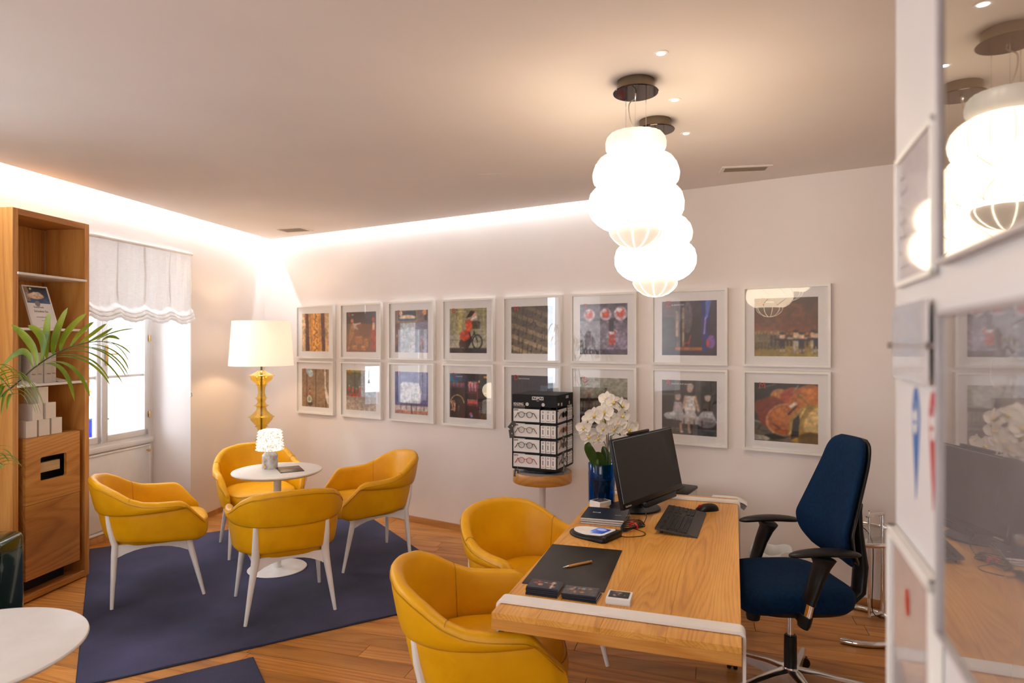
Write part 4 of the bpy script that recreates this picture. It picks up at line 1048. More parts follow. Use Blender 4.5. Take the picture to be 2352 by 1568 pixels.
# printer and papers on a low cabinet behind the desk
cab = thing('side_cabinet', 'low white cabinet mostly hidden behind the far end of the desk', 'cabinet', (1.13, 4.60, 0), RB)
obj('body', MB().rbox(-.27, .12, -.17, .14, .02, .50, .004), white_paint, cab); obj('door', MB().rbox(-.262, .112, -.19, -.171, .04, .49, .003), white_paint, cab)
t = thing('printer', 'black and white desktop printer just visible behind the monitor', 'printer', (1.10, 4.59, .50), RB)
obj('body', MB().rbox(-.20, .165, -.16, .13, 0, .165, .012), chair_white, t)
obj('top_cover', MB().rbox(-.205, .17, -.165, .135, .165, .190, .010), black_p, t)
obj('tray_slot', MB().box(-.15, .10, -.10, .05, .190, .194), black_g, t, flat=True)
for k in range(3): obj('paper_guide', MB().rbox(-.10+.09*k, -.085+.09*k, -.08, .03, .190, .202, .002), black_p, t)
t = thing('paper_stack', 'loose stack of white papers drooping off behind the far right desk corner', 'papers', (1.462, 4.11, 0), RD)
for k in range(7):
    P = [[(-.21+.21*i/10+.003*k, -.02+.12*j+.003*(k % 3),   .675+.0045*k-(.03*max(0,(i-6)/4)**2)) for j in (0,1)] for i in range(11)]
    b = MB().grid(P); b.grid([[(x,y,z+.0035) for x,y,z in r] for r in P]); obj('sheet', b, paper, t, sharp=60)
obj('tray', MB().rbox(-.18,.10,-.11,.12,.60,.688,.004), white_paint, t) if False else None
sh_ = thing('paper_shelf', 'narrow white shelf board behind the desk carrying loose papers', 'shelf', (1.462, 4.11, 0), RD)
obj('board', MB().rbox(-.22,-.045,-.09,.11,.655,.672,.003), white_paint, sh_); obj('upright', MB().rbox(-.22,-.20,-.08,.10,0,.655,.003), white_paint, sh_)
obj('upright', MB().rbox(-.085,-.067,-.08,.10,0,.655,.003), white_paint, sh_)
# waste bin
t = thing('waste_bin', 'round bin with a white plastic liner on the floor behind the desk and office chair', 'bin', (1.72, 4.32, 0))
obj('body', MB().lathe([(0,0),(.11,0),(.125,.29),(.128,.30),(.122,.30),(.105,.012),(0,.012)], 30), chair_white, t)
rg = []
for r, z in ((.131,.20),(.137,.27),(.140,.315),(.128,.338),(.115,.335),(.105,.26),(.10,.15)): rg.append([(r*(1+.05*math.sin(5*a+z*40)+.03*math.sin(11*a))*math.cos(a), r*(1+.05*math.sin(5*a+z*40)+.03*math.sin(11*a))*math.sin(a), z+.012*math.sin(4*a)) for a in np.linspace(0, 2*PI, 49)[:-1]])
obj('liner', MB().loft(rg, caps=False), glass_mat('thin white film', (1,1,1), 1.3, .3, .5, .75, (.85,.84,.83)), t, sharp=80)
# ------------------------------------------------------------------ office chair (faces -x in the room)
t = thing('office_chair', 'navy office chair with tall back and black armrests beside the desk', 'chair', (1.345, 3.155, 0), math.radians(92))
och = t
# local: +y is the sitting direction; star base
for k in range(5):
    a = 2*PI*k/5+math.radians(18); d = Vector((math.cos(a+PI/2), math.sin(a+PI/2), 0)); sd = Vector((-d.y, d.x, 0))
    rg = []
    for u_, w_, zl, zt in ((.02,.034,.075,.135),(.12,.026,.070,.128),(.22,.020,.072,.112),(.315,.016,.078,.100),(.335,.013,.080,.098)):
        c_ = d*u_; rg.append([tuple(c_+sd*w_+Vector((0,0,zl))), tuple(c_-sd*w_+Vector((0,0,zl))), tuple(c_-sd*w_+Vector((0,0,zt-.008))), tuple(c_-sd*(w_*.55)+Vector((0,0,zt))), tuple(c_+sd*(w_*.55)+Vector((0,0,zt))), tuple(c_+sd*w_+Vector((0,0,zt-.008)))])
    arm = obj('base_arm', MB().loft(rg), alu, t, sharp=40)
    ca = thing('caster', None, None); ca.parent = arm; 
    bpy.data.objects.remove(ca)
    Mc = Matrix.Translation(d*.318) @ Matrix.Rotation(a+.5, 4, 'Z')
    wh = MB(Mc)
    for s_ in (-1, 1):
        wh.M = Mc @ Matrix.Translation((0, s_*.016, .030)) @ Matrix.Rotation(PI/2, 4, 'X'); wh.lathe([(0,-.010),(.026,-.010),(.030,-.006),(.030,.006),(.026,.010),(0,.010)], 24)
    wh.M = Mc; wh.lathe([(.006,.03),(.009,.05),(.009,.082),(0,.082)], 10); wh.rbox(-.022,.022,-.006,.006,.020,.058,.004)
    obj('caster', wh, black_p, t, sharp=40)
obj('hub', MB().lathe([(0,.07),(.036,.07),(.04,.10),(.038,.14),(0,.14)], 28), alu, t)
obj('column_sleeve', MB().lathe([(0,.14),(.029,.14),(.030,.16),(.029,.285),(.024,.29),(0,.29)], 28), black_p, t)
obj('gas_column', MB().lathe([(0,.285),(.0165,.285),(.0165,.47),(0,.47)], 22), chrome, t)
mb = MB(); mb.rbox(-.10,.10,-.16,.14,.435,.485,.015); obj('mechanism', mb, black_p, t)
mb = MB(Matrix.Translation((.03,.17,.405))); mb.lathe([(0,-.055),(.030,-.05),(.034,-.03),(.032,.03),(0,.03)], 20); mb.M = Matrix(); mb.tube([(.02,.10,.44),(.09,.06,.425),(.14,.05,.415)], [.010,.012,.009], 8)
obj('tension_knob', mb, black_p, t)
# seat cushion
def sup(cx, cy, a, b, z, e=.5, n=44, taper=0): 
    R = []
    for j in range(n):
        an = 2*PI*j/n; c_, s_ = math.cos(an), math.sin(an)
        x = a*math.copysign(abs(c_)**e, c_)*(1-taper*s_); y = b*math.copysign(abs(s_)**e, s_)
        R.append((cx+x, cy+y, z))
    return R
rg = []
for k_, z in ((.80,.478),(.93,.482),(.98,.498),(1.0,.525),(.99,.548),(.95,.565),(.85,.578),(.6,.585),(.3,.588),(.02,.588)):
    ring = sup(0, .03, .265*k_, .265*k_, z, .55, taper=.05)
    rg.append([(x, y, z-.035*max(0,(y-.12)/.17)**2 + (.03*(abs(x)/.265)**2*.5 if z > .54 else 0)) for x, y, z in ring])
obj('seat', MB().loft(rg), navy, t, sharp=70)
obj('seat_shell', MB().loft([sup(0,.02,.22,.22,.462,.6), sup(0,.03,.25,.25,.475,.6), sup(0,.03,.258,.258,.500,.6)]), black_p, t, sharp=50)
def smooth(x, xs, ys):
    k = np.linspace(-.07, .07, 9); w_ = np.hanning(11)[1:-1]; v = sum(np.interp(min(1,max(0,x+d)), xs, ys)*q for d, q in zip(k, w_))/w_.sum()
    e = min(1, min(x, 1-x)/.07); return float(v*e+np.interp(x, xs, ys)*(1-e))
# backrest: curved cushion and black shell
def back(scale, y_off, th0, mat, name, zlo=.66, zhi=1.245):
    rg = []
    zz = np.linspace(zlo, zhi, 44)
    for z in zz:
        u = (z-zlo)/(zhi-zlo)
        hw = smooth(u, [0,.04,.16,.28,.5,.75,.90,.965,1], [.14,.18,.226,.236,.207,.177,.158,.135,.085])*scale
        yc = smooth(u, [0,.12,.28,.5,.8,1], [-.245,-.208,-.195,-.232,-.283,-.305])+y_off
        th = th0*interp(u, [0,.04,.5,.96,1], [.35,.9,1,.85,.3]); R = []
        n_ = 26
        for j in range(n_):
            an = 2*PI*j/n_; c_, s_ = math.cos(an), math.sin(an)
            x = hw*math.copysign(abs(c_)**.6, c_); yy = th*math.copysign(abs(s_)**.8, s_)
            curve = .055*(x/.235)**2                        # side wings come forward
            R.append((x, yc+yy+curve, z))
        rg.append(R)
    return obj(name, MB().loft(rg), mat, t, sharp=75)
back(1.0, 0, .034, navy, 'backrest'); back(1.03, -.030, .018, black_p, 'back_shell', .665, 1.24)
obj('back_spine', MB().tube([(0,-.16,.445),(0,-.27,.44),(0,-.335,.50),(0,-.345,.62),(0,-.325,.80),(0,-.33,.92)], [(.045,.02),(.05,.022),(.05,.028),(.05,.03),(.045,.022),(.03,.015)], 12), black_p, t, sharp=60)
obj('adjuster', MB().rbox(.03,.09,-.36,-.335,.60,.70,.01), black_p, t)
for s_ in (-1, 1):
    rg = []
    for u_ in (1-np.cos(np.linspace(0, PI, 21)))/2:
        y = -.18+.32*u_; w_ = .044*(1-(abs(2*u_-1))**2.8)**.5*interp(u_,[0,.5,1],[1.05,1,.72])+.003; zc = .765+.012*math.sin(PI*u_)
        rg.append([(s_*.285+w_*math.cos(a), y, zc+(.014 if math.sin(a) > 0 else .016)*math.sin(a)*(1-abs(2*u_-1)**8*.7)) for a in np.linspace(0, 2*PI, 17)[:-1]])
    obj('arm_pad', MB().loft(rg), black_p, t, sharp=70)
    obj('arm_post', MB().tube([(s_*.285,-.01,.757),(s_*.287,-.005,.72),(s_*.29,.02,.66),(s_*.29,.055,.555)], [(.045,.085),(.030,.056),(.026,.048),(.023,.042)], 16), black_p, t, sharp=60)
    obj('arm_bracket', MB().tube([(s_*.29,.053,.56),(s_*.29,.068,.50)], [(.0195,.037),(.0195,.036)], 16), chrome, t)
    obj('arm_socket', MB().tube([(s_*.29,.067,.505),(s_*.289,.076,.47),(s_*.288,.080,.452)], [(.025,.043),(.025,.042),(.020,.034)], 14), black_p, t)
    obj('arm_link', MB().tube([(s_*.28,.07,.462),(s_*.08,.05,.458)], .014, 8), black_p, t)

# ------------------------------------------------------------------ chrome and glass side table
ET = (2.055, 3.92)
t = thing('side_table', 'round chrome tube and glass side table behind the office chair', 'side table', (*ET, 0))
R1 = .262
ring = [(R1*math.cos(a), R1*math.sin(a), .560) for a in np.linspace(0, 2*PI, 57)[:-1]]
obj('top_ring', MB().tube(ring, .0135, 12, closed=True), chrome, t, sharp=80)
obj('glass_top', MB().lathe([(0,.560),(.25,.560),(.25,.567),(0,.567)], 56), table_glass, t)
a_ = [math.radians(v) for v in np.linspace(-128, 112, 34)]
obj('base_ring', MB().tube([(.285*math.cos(v)-.02, .285*math.sin(v), .0165) for v in a_], .0165, 14), chrome, t, sharp=80)
p1 = Vector((.235,.115,0)); p2 = Vector((.130,.075,0))
obj('post', MB().tube([p1+Vector((0,0,.03)), p1+Vector((0,0,.645))], .0135, 14), chrome, t)
obj('post', MB().tube([p2+Vector((0,0,.03)), p2+Vector((0,0,.645))], .0085, 12), chrome, t)
obj('top_handle', MB().tube([p1+Vector((0,0,.642)), p2+Vector((-.02,-.01,.642))], .0125, 12), chrome, t)
obj('foot_link', MB().tube([p1+Vector((0,0,.03)), p2+Vector((0,0,.03))], .012, 10), chrome, t)
obj('finial', MB().lathe([(0,0),(.006,.0),(.004,.012),(.008,.018),(.006,.024),(0,.026)], 12, c=(p2.x,p2.y,.652)), chrome, t)
t = thing('desk_phone', 'black desk telephone with tilted display on the glass side table', 'telephone', (1.985, 3.93, .5745), math.radians(-38))
rg = [[(-.10,-.10,0),(.10,-.10,0),(.10,.09,0),(-.10,.09,0)], [(-.10,-.10,.012),(.10,-.10,.012),(.10,.09,.018),(-.10,.09,.018)]]
obj('base', MB().loft(rg), black_p, t, flat=True)
Mt = Matrix.Translation((0,-.02,.02)) @ Matrix.Rotation(math.radians(52), 4, 'X')
obj('panel', MB(Mt).rbox(-.10,.10,-.01,.17,-.012,.012,.008), black_p, t)
obj('display', MB(Mt).box(-.055,.055,.085,.145,.0121,.0135), noise_mat('phone display', (.20,.17,.12), (.24,.2,.15), 10, .2), t, flat=True)
for r_ in range(4):
    for c_ in range(3): obj('button', MB(Mt).rbox(-.05+.035*c_, -.026+.035*c_, .008+.018*r_, .020+.018*r_, .011, .0155, .0015, 1), black_g, t)
obj('handset', MB(Mt).rbox(-.098,-.062,-.005,.165,.013,.036,.009), black_p, t)
obj('cord', MB().tube(crom([(.03,.06,.008),(.10,.10,.004),(.16,.02,-.06),(.165,.0,-.25),(.16,.02,-.45),(.20,.05,-.50)], 8), .0025, 6), black_p, t)

# ------------------------------------------------------------------ wood topped stool with the eyewear tower
SX, SY, SZ = .236, 5.07, .705
t = thing('display_stool', 'round oak topped stand on a white pole by the picture wall', 'stand', (SX, SY, 0))
obj('top', MB().lathe([(0,SZ-.082),(.226,SZ-.082),(.229,SZ-.078),(.229,SZ-.004),(.226,SZ),(.215,SZ),(.213,SZ-.004),(0,SZ-.004)], 64), stool_wood, t, sharp=40)
obj('inlay', MB().lathe([(0,SZ-.0038),(.2125,SZ-.0038),(.2125,SZ-.001),(0,SZ-.001)], 56), noise_mat('grey inlay', (.45,.42,.42), (.5,.47,.47), 10, .4), t)
obj('pole', MB().lathe([(0,.012),(.0265,.012),(.0265,SZ-.082),(0,SZ-.082)], 26), chair_white, t)
obj('base', MB().lathe([(0,0),(.19,0),(.192,.004),(.188,.010),(.03,.014),(0,.014)], 56), chair_white, t)
TW = .367; RT = math.atan2(-.150, .335)
TZ = SZ+.0
Mt_ = Matrix.Translation((.243, 5.093, TZ)) @ Matrix.Rotation(RT, 4, 'Z')      # local x along the left visible face, -y out of it
tw = thing('display_tower', 'black square eyewear display tower printed IZIPIZI on the oak stand', 'display stand', M=Mt_)
h2 = TW/2; ZB, ZTOP = .045, .600
obj('turntable', MB().lathe([(0,0),(.15,0),(.155,.006),(.15,.022),(.12,.030),(0,.030)], 40), black_p, tw)
obj('foot_plate', MB().box(-h2+.004,h2-.004,-h2+.004,h2-.004,.030,ZB), black_card, tw, flat=True)
obj('header', MB().rbox(-h2, h2, -h2, h2, .507, ZTOP, .002, 1), black_card, tw)
core = h2-.075
obj('core', MB().box(-core, core, -core, core, ZB, .507), black_card, tw, flat=True)
rows_z = [(.392,.492),(.277,.377),(.162,.262),(.047,.147)]
for z0, z1 in rows_z:
    obj('shelf', MB().box(-h2, h2, -h2, h2, z0-.012, z0-.001), black_card, tw, flat=True)
div = -h2+TW*.625
for xc, yc in ((-h2+.004,-h2+.004),(h2-.004,-h2+.004),(h2-.004,h2-.004)): obj('corner_post', MB().box(xc-.004, xc+.004, yc-.004, yc+.004, ZB, .507), black_card, tw, flat=True)
for f in range(2):                                           # two visible faces
    Mf = Matrix.Rotation(PI/2*f, 4, 'Z')
    for xd in (div,): obj('divider', MB(Mf).box(xd-.003, xd+.003, -h2+.001, -core, ZB, .507), black_card, tw, flat=True)
    for z0, z1 in rows_z: obj('display_card', MB(Mf).box(-h2+.008, div-.006, -h2+.006, -h2+.0075, z0+.001, z1-.003), paper, tw, flat=True)
def lett(s, size, x, z, f=0, al='LEFT', bold=0, mat=white_letter, name='lettering', par=None, y=None, rot=0, xs=1):
    M_ = Matrix.Rotation(PI/2*f, 4, 'Z') @ Matrix.Translation((x, (-h2-.0005) if y is None else y, z)) @ FACE @ Matrix.Rotation(rot, 4, 'Z')
    return obj(name, text_mb(s, size, .0006, al, bold, xs, M=M_), mat, par or tw, flat=True)
lett('IZIPIZI', .034, .028, .562, 0, 'CENTER', .0009, xs=1.0)
lett('PARIS', .008, .028, .551, 0, 'CENTER')
lett('READING', .027, -h2+.012, .518, 0, 'LEFT', .0004, xs=.72)
lett('SUN', .024, -h2+.012, .524, 1, 'LEFT', .0004, xs=.72)
lett('IZIPIZI', .027, .04, .565, 1, 'CENTER', .0009, xs=.8)
for f, x in ((0,-.058),(0,.072),(1,-.085),(1,.09)):
    Mz = Matrix.Rotation(PI/2*f, 4, 'Z') @ Matrix.Translation((x, -h2-.0002, .527)) @ Matrix.Rotation(PI/2, 4, 'X')
    d_ = obj('emblem', MB(Mz).lathe([(0,0),(.0125,0),(.0125,.0008),(0,.0008)], 28), white_letter, tw)
    Mz = Mz @ Matrix.Translation((0,0,.0009))
    obj('emblem_mark', MB(Mz).tube([(.006*math.cos(a)*(1.3 if f == 0 else 1), .004*math.sin(a), 0) for a in np.linspace(0, 2*PI, 13)[:-1]], .0009, 4, closed=True), navy if x > 0 else black_letter, d_)
obj('underline', MB().box(-h2+.012,-.075,-h2-.0006,-h2,.511,.513), white_letter, tw, flat=True)
for f in range(2):
    for z0, z1 in rows_z: lett('IZIPIZI', .013, -h2+.012, z1-.017, f, mat=black_letter, y=-h2+.0055, bold=.0005)
Wtw = tw.matrix_world.copy() if False else Mt_
def glasses(label, f, z0, mat, lens, xoff=0, tilt=0, grp=None):
    M_ = Mt_ @ Matrix.Rotation(PI/2*f, 4, 'Z') @ Matrix.Translation((-h2+.115+xoff, -h2-.009, z0+.055))
    t = thing('reading_glasses' if lens is lens_m else 'sunglasses', label, 'glasses', M=M_, group=grp)
    fr = MB()
    def rim(cx): return [(cx+.0235*math.cos(a)*(1+.06*math.sin(a)), 0, .0215*math.sin(a)) for a in np.linspace(0, 2*PI, 25)[:-1]]
    for cx in (-.033,.033): fr.tube(rim(cx), .0022, 6, closed=True)
    fr.tube([(-.011,0,.006),(-.005,-.002,.010),(.005,-.002,.010),(.011,0,.006)], .0022, 6)
    for s_ in (-1,1): fr.tube([(s_*.055,0,.010),(s_*.066,.001,.012)], .003, 6)
    obj('frame', fr, mat, t)
    for cx in (-.033,.033): obj('lens', MB(Matrix.Translation((cx,0,0)) @ Matrix.Rotation(PI/2,4,'X')).lathe([(0,0),(.0225,0),(.0225,.0012),(0,.0012)], 22), lens, t)
    obj('temple', MB().tube(crom([(.066,.002,.012),(.071,.008,.002),(.080,.012,-.014),(.088,.0135,-.028)], 4), .0024, 6), mat, t)
    obj('temple', MB().tube(crom([(-.066,.002,.012),(-.072,.008,.002),(-.084,.012,-.014),(-.094,.0135,-.026)], 4), .0024, 6), mat, t)
    return t
rn = ['top', 'second', 'third', 'bottom']
gm = [(black_g,'black'), (tort_m,'tortoiseshell'), (grn_frame,'dark green'), (red_m,'red')]
for k, (z0, z1) in enumerate(rows_z):
    glasses('%s round reading glasses on the %s row of the display tower front' % (gm[k][1], rn[k]), 0, z0, gm[k][0], lens_m)
gm2 = [(black_g,'black',lens_dk), (tan_m,'tan orange',lens_dk), (tort_m,'brown',lens_dk), (black_g,'black',lens_m)]
for k, (z0, z1) in enumerate(rows_z):
    glasses('%s glasses on the %s row of the tower side facing the desk' % (gm2[k][1], rn[k]), 1, z0, gm2[k][0], gm2[k][2], .03)
bproto = None
def small_box(label, f, x0, z0, w_, side):
    M_ = Mt_ @ Matrix.Rotation(PI/2*f, 4, 'Z') @ Matrix.Translation((x0, -h2+.003, z0))
    t = thing('glasses_box', label, 'box', M=M_, group='slim white glasses boxes in the display tower')
    obj('carton', MB().rbox(0, w_-.0015, 0, .065, 0, .092, .0006, 1), paper, t, flat=True)
    if side: obj('side_stripe', MB().box(-.0004, .0030, -.0004, .064, .0003, .0917), side, t, flat=True)
    mk = MB(Matrix.Translation((w_/2-.001,-.0006,.079)) @ FACE); mk.tube([(.0055*math.cos(a), .0055*math.sin(a), 0) for a in np.linspace(0, 2*PI, 13)[:-1]], .0013, 4, closed=True)
    obj('emblem', mk, black_letter, t)
    obj('lettering', text_mb('IZIPIZI', .0125, .0006, 'CENTER', .0004, M=Matrix.Translation((w_/2+.002,-.0006,.044)) @ FACE @ Matrix.Rotation(PI/2, 4, 'Z')), black_letter, t, flat=True)
    obj('small_print', MB().box(.006, w_-.010, -.0005, 0, .010, .013), black_letter, t, flat=True)
sides = [[None,None,None],[None,None,red_m],[grn_frame,grn_frame,grn_frame],[red_m,red_m,red_m]]
bw = (h2-.011-div-.004)/3
for k, (z0, z1) in enumerate(rows_z):
    for q in range(3):
        small_box('slim white glasses box, %s in the %s row of the tower front' % (['left','middle','right'][q], rn[k]), 0, div+.004+bw*q, z0, bw, sides[k][q])
for k, (z0, z1) in enumerate(rows_z):
    for q in range(3):
        small_box('slim white glasses box, %s in the %s row of the tower side facing the desk' % (['first','middle','last'][q], rn[k]), 1, div+.004+bw*q, z0, bw, None)
# hang tags on strings
def tagcard(label, x, f, z, ang, y=-.012, s_=1.0, logo=True):
    M_ = Mt_ @ Matrix.Rotation(PI/2*f, 4, 'Z') @ Matrix.Translation((x, -h2+y, z)) @ Matrix.Rotation(ang, 4, 'Y')
    t = thing('hang_tag', label, 'tag', M=M_, group='black hang tags on the glasses')
    obj('card', MB().rbox(-.020*s_,.020*s_,-.0006,.0006,-.065*s_,0,.0004,1), noise_mat('tag card', (.045,.038,.032), (.06,.05,.042), 30, .5), t)
    obj('string', MB().tube([(0,0,-.006),(.004,.003,.018)], .0006, 4), white_letter, t)
    obj('lettering', text_mb('IZIPIZI' if logo else 'iz', .012*s_, .0005, 'CENTER', .0004, M=Matrix.Translation((.004,-.0009,-.035*s_)) @ FACE @ Matrix.Rotation(PI/2 if logo else 0,4,'Z')), white_letter, t, flat=True)
tagcard('black hang tag beside the tortoiseshell glasses, upper left of the tower', -h2+.025, 0, .385, math.radians(40), logo=False)
tagcard('black hang tag hanging off the left edge below the second row', -h2-.004, 0, .330, math.radians(-8), logo=False)
tagcard('narrow black hang tag dangling below the red glasses at the tower foot', -h2+.045, 0, .030, math.radians(8), s_=.9)
tagcard('black hang tag tilted across the third row at the tower corner', -h2+.06, 1, .285, math.radians(-58), -.02, logo=False)
tagcard('large black hang tag with white lettering low on the tower side', -h2+.075, 1, .165, math.radians(18), -.022, 1.25)
tagcard('lowest black hang tag over the rim of the oak stand', -h2+.085, 1, .075, math.radians(32), -.028, 1.05)
tagcard('small black hang tag sticking out at the right edge of the top row', h2+.004, 1, .425, math.radians(-50), .01, .7, logo=False)
# ------------------------------------------------------------------ framed pictures
NW = 84
def art(k):
    c = Canvas(NW, NW, (.4,.35,.3), 10+k)
    if k == 0:                                               # ochre curtains with wheels
        c.rect(0,0,1,1,(.84,.66,.45)); c.poly([(.15,0),(.85,0),(.80,1),(.18,1)],(.78,.52,.18)); c.poly([(.13,0),(.24,0),(.30,1),(.14,1)],(.28,.14,.10)); c.poly([(.70,0),(.84,0),(.88,1),(.76,1)],(.32,.17,.14))
        c.poly([(.40,0),(.62,0),(.66,1),(.42,1)],(.90,.62,.20)); c.line(.30,0,.36,1,.02,(.55,.25,.1),.6)
        for i in range(14): c.line(.5+.06*math.sin(i*2.1),i/14,.52+.08*math.sin(i*3.3),(i+1)/14,.016,(.35,.16,.06),.8)
        for x in (.17,.84): c.ring(x,.5,.10,.10,.012,(.45,.3,.2)); c.ring(x,.5,.05,.05,.012,(.3,.2,.15)); c.ell(x,.5,.02,.02,(.15,.1,.08))
    elif k == 1:                                             # brown stage, two figures
        c.grad((.28,.18,.14),(.50,.27,.13)); c.rect(0,0,1,.28,(.24,.17,.16)); c.rect(.1,.30,.78,.62,(.42,.22,.12)); c.grad((.48,.26,.12),(.42,.22,.12),0,.62,1,1)
        c.ell(.20,.22,.05,.05,(.8,.5,.35)); c.poly([(.10,.45),(.22,.25),(.30,.30),(.26,.55),(.16,.72),(.08,.85)],(.62,.42,.25)); c.line(.25,.32,.48,.28,.02,(.85,.7,.6)); c.poly([(.20,.28),(.32,.30),(.42,.45),(.28,.42)],(.70,.62,.60))
        c.ell(.91,.20,.05,.06,(.72,.25,.15)); c.poly([(.86,.28),(.97,.28),(1,.95),(.82,.95)],(.62,.18,.12)); c.rect(.88,.27,.96,.45,(.85,.70,.58))
        for x,y,w_,h_ in ((.32,.60,.24,.2),(.60,.66,.14,.22),(.20,.82,.18,.12),(.5,.84,.16,.12),(.04,.86,.08,.1)): c.rect(x,y,x+w_,y+h_,(.62,.36,.18)); c.rect(x+.03,y+.02,x+w_-.03,y+.05,(.78,.52,.28))
    elif k == 2:
        c.grad((.38,.26,.22),(.50,.46,.52)); c.rect(.07,0,.68,.28,(.55,.45,.20)); c.rect(.10,.02,.65,.25,(.12,.13,.16)); c.ell(.38,.17,.24,.06,(.86,.76,.58)); c.ell(.18,.07,.05,.06,(.88,.78,.62)); c.rect(.10,.20,.65,.25,(.18,.22,.42))
        c.rect(0,.3,.13,1,(.40,.20,.14)); c.rect(.16,.3,.5,1,(.72,.74,.76)); c.rect(.5,.3,.62,1,(.80,.80,.82)); c.rect(.62,.3,1,1,(.48,.46,.55)); c.rect(.90,.0,.97,.25,(.10,.07,.08)); c.ell(.90,.05,.06,.07,(.8,.5,.25))
        figure(c,.06,.98,.42,(.45,.2,.1)); figure(c,.85,.95,.30,(.62,.30,.28)); figure(c,.78,.98,.2,(.6,.3,.3))
    elif k == 3:                                             # rider with bicycle
        c.grad((.55,.52,.38),(.62,.60,.50)); 
        for x in (.1,.28,.62,.9): c.rect(x,0,x+.05,.6,(.68,.64,.44),.6)
        c.rect(.22,0,.36,.55,(.74,.70,.36),.5); c.rect(0,.60,1,.88,(.70,.68,.58)); c.rect(0,.70,1,.72,(.45,.43,.36)); c.grad((.22,.18,.17),(.14,.11,.13),0,.88,1,1)
        for x,y,r in ((.40,.80,.14),(.75,.75,.15)): c.ring(x,y,r*.85,r,.018,(.08,.07,.07)); c.line(x-r*.6,y,x+r*.6,y,.006,(.3,.3,.3)); c.line(x,y-r,x,y+r,.006,(.3,.3,.3))
        c.poly([(.30,.58),(.55,.52),(.62,.72),(.50,.90),(.28,.86)],(.20,.12,.12)); c.poly([(.28,.55),(.50,.45),(.56,.66),(.40,.74),(.28,.68)],(.75,.22,.12)); c.poly([(.42,.28),(.62,.22),(.64,.42),(.50,.50)],(.72,.34,.18)); c.ell(.52,.40,.08,.12,(.85,.30,.16))
        c.ell(.66,.15,.06,.07,(.82,.60,.50)); c.poly([(.44,.22),(.58,.05),(.70,.08),(.60,.18)],(.16,.09,.08)); c.line(.60,.25,.72,.20,.03,(.9,.85,.85)); c.rect(.62,.30,.82,.46,(.28,.24,.16)); c.ring(.72,.34,.10,.05,.015,(.2,.15,.1)); c.line(.66,.52,.76,.75,.015,(.1,.1,.1)); c.line(.48,.80,.68,.55,.015,(.1,.1,.1))
    elif k == 4:                                             # old music sheet, slanting staves
        c.grad((.34,.28,.20),(.70,.60,.45)); c.grad((.30,.25,.18),(.52,.44,.32),0,0,1,.3,.7)
        for b in range(6):
            y0 = -.28+b*.24
            for l_ in range(5): y = y0+.030*l_; c.line(0,y,1,y+.34,.008,(.12,.09,.06),.9)
            for i in range(9):
                x = .05+.11*i+.03*math.sin(i*3+b); y = y0+.06+.34*x+.05*math.sin(i*1.7+b*2); c.ell(x,y,.018,.013,(.08,.06,.04)); c.line(x+.012,y,x+.02,y-.11,.007,(.1,.08,.05))
            c.line(.2+.1*(b%3),y0,.2+.1*(b%3)-.03,y0+.30,.007,(.1,.08,.05))
        c.line(.42,.42,.55,.33,.012,(.12,.09,.06)); c.line(.55,.33,.62,.43,.012,(.12,.09,.06))
    elif k == 5:
        c.grad((.36,.32,.38),(.46,.42,.52)); c.rect(0,.28,1,.33,(.2,.18,.24)); c.rect(0,0,1,.06,(.3,.27,.33))
        for x,y,r in ((.2,.20,.09),(.55,.19,.09),(.86,.18,.10),(.70,.62,.10)): c.ell(x,y+.02,r*1.3,r*1.3,(.80,.74,.78)); c.ell(x,y,r*.8,r*.95,(.80,.26,.22)); c.ell(x-.02,y-.05,r*.5,r*.4,(.92,.86,.86))
        c.rect(0,.34,.62,1,(.52,.50,.56),.8); c.rect(.62,.32,.72,.55,(.16,.13,.18)); c.ell(.85,.8,.15,.25,(.55,.48,.60),.8); c.ell(.68,.74,.07,.08,(.78,.30,.24)); c.rect(0,.9,1,1,(.30,.24,.32)); c.noise(.35,4)
    elif k == 6:                                             # dark stage with blue curtain and red chair
        c.grad((.22,.19,.26),(.18,.13,.12)); c.rect(0,0,.25,.3,(.34,.24,.26)); c.rect(.02,.30,.26,.85,(.22,.20,.22)); c.rect(.26,.18,.31,.66,(.66,.56,.42)); c.rect(.38,.12,.42,.84,(.62,.55,.46)); c.rect(.44,.3,.72,.84,(.15,.13,.14)); c.rect(.28,.66,.30,.86,(.75,.55,.3))
        c.rect(.25,.845,.74,.91,(.66,.34,.14)); c.rect(0,.91,1,1,(.14,.11,.20)); c.poly([(.72,0),(.90,0),(.86,.5),(.84,.92),(.74,.92)],(.10,.13,.42)); c.poly([(.80,0),(.91,0),(.84,.32),(.80,.32)],(.30,.42,.80)); c.line(.80,.32,.78,.6,.014,(.75,.6,.95)); c.ell(.9,.75,.07,.12,(.45,.28,.62)); c.ell(.84,.78,.03,.07,(.75,.22,.25))
        c.poly([(.40,.77),(.49,.76),(.53,.62),(.55,.63),(.51,.79)],(.78,.18,.12)); c.line(.42,.78,.41,.86,.008,(.6,.15,.1)); c.line(.50,.78,.51,.86,.008,(.6,.15,.1)); c.ell(.48,.30,.08,.28,(.62,.58,.60),.4); c.ell(.30,.2,.08,.2,(.5,.46,.5),.35)
    elif k == 7:                                             # crowd in front of a brown hall
        c.grad((.22,.12,.07),(.50,.27,.13),0,0,1,.75); c.rect(.28,.1,.80,.5,(.40,.21,.10),.6); c.grad((.42,.35,.12),(.60,.50,.18),0,.74,1,1)
        for i in range(9): figure(c,.02+.052*i,.90-.012*(i%2),.33,(.44,.38,.26),(.66,.52,.36),(.5,.42,.28))
        for i in range(12): figure(c,.28+.062*i,.84,.25,(.26,.18,.13),(.68,.5,.36))
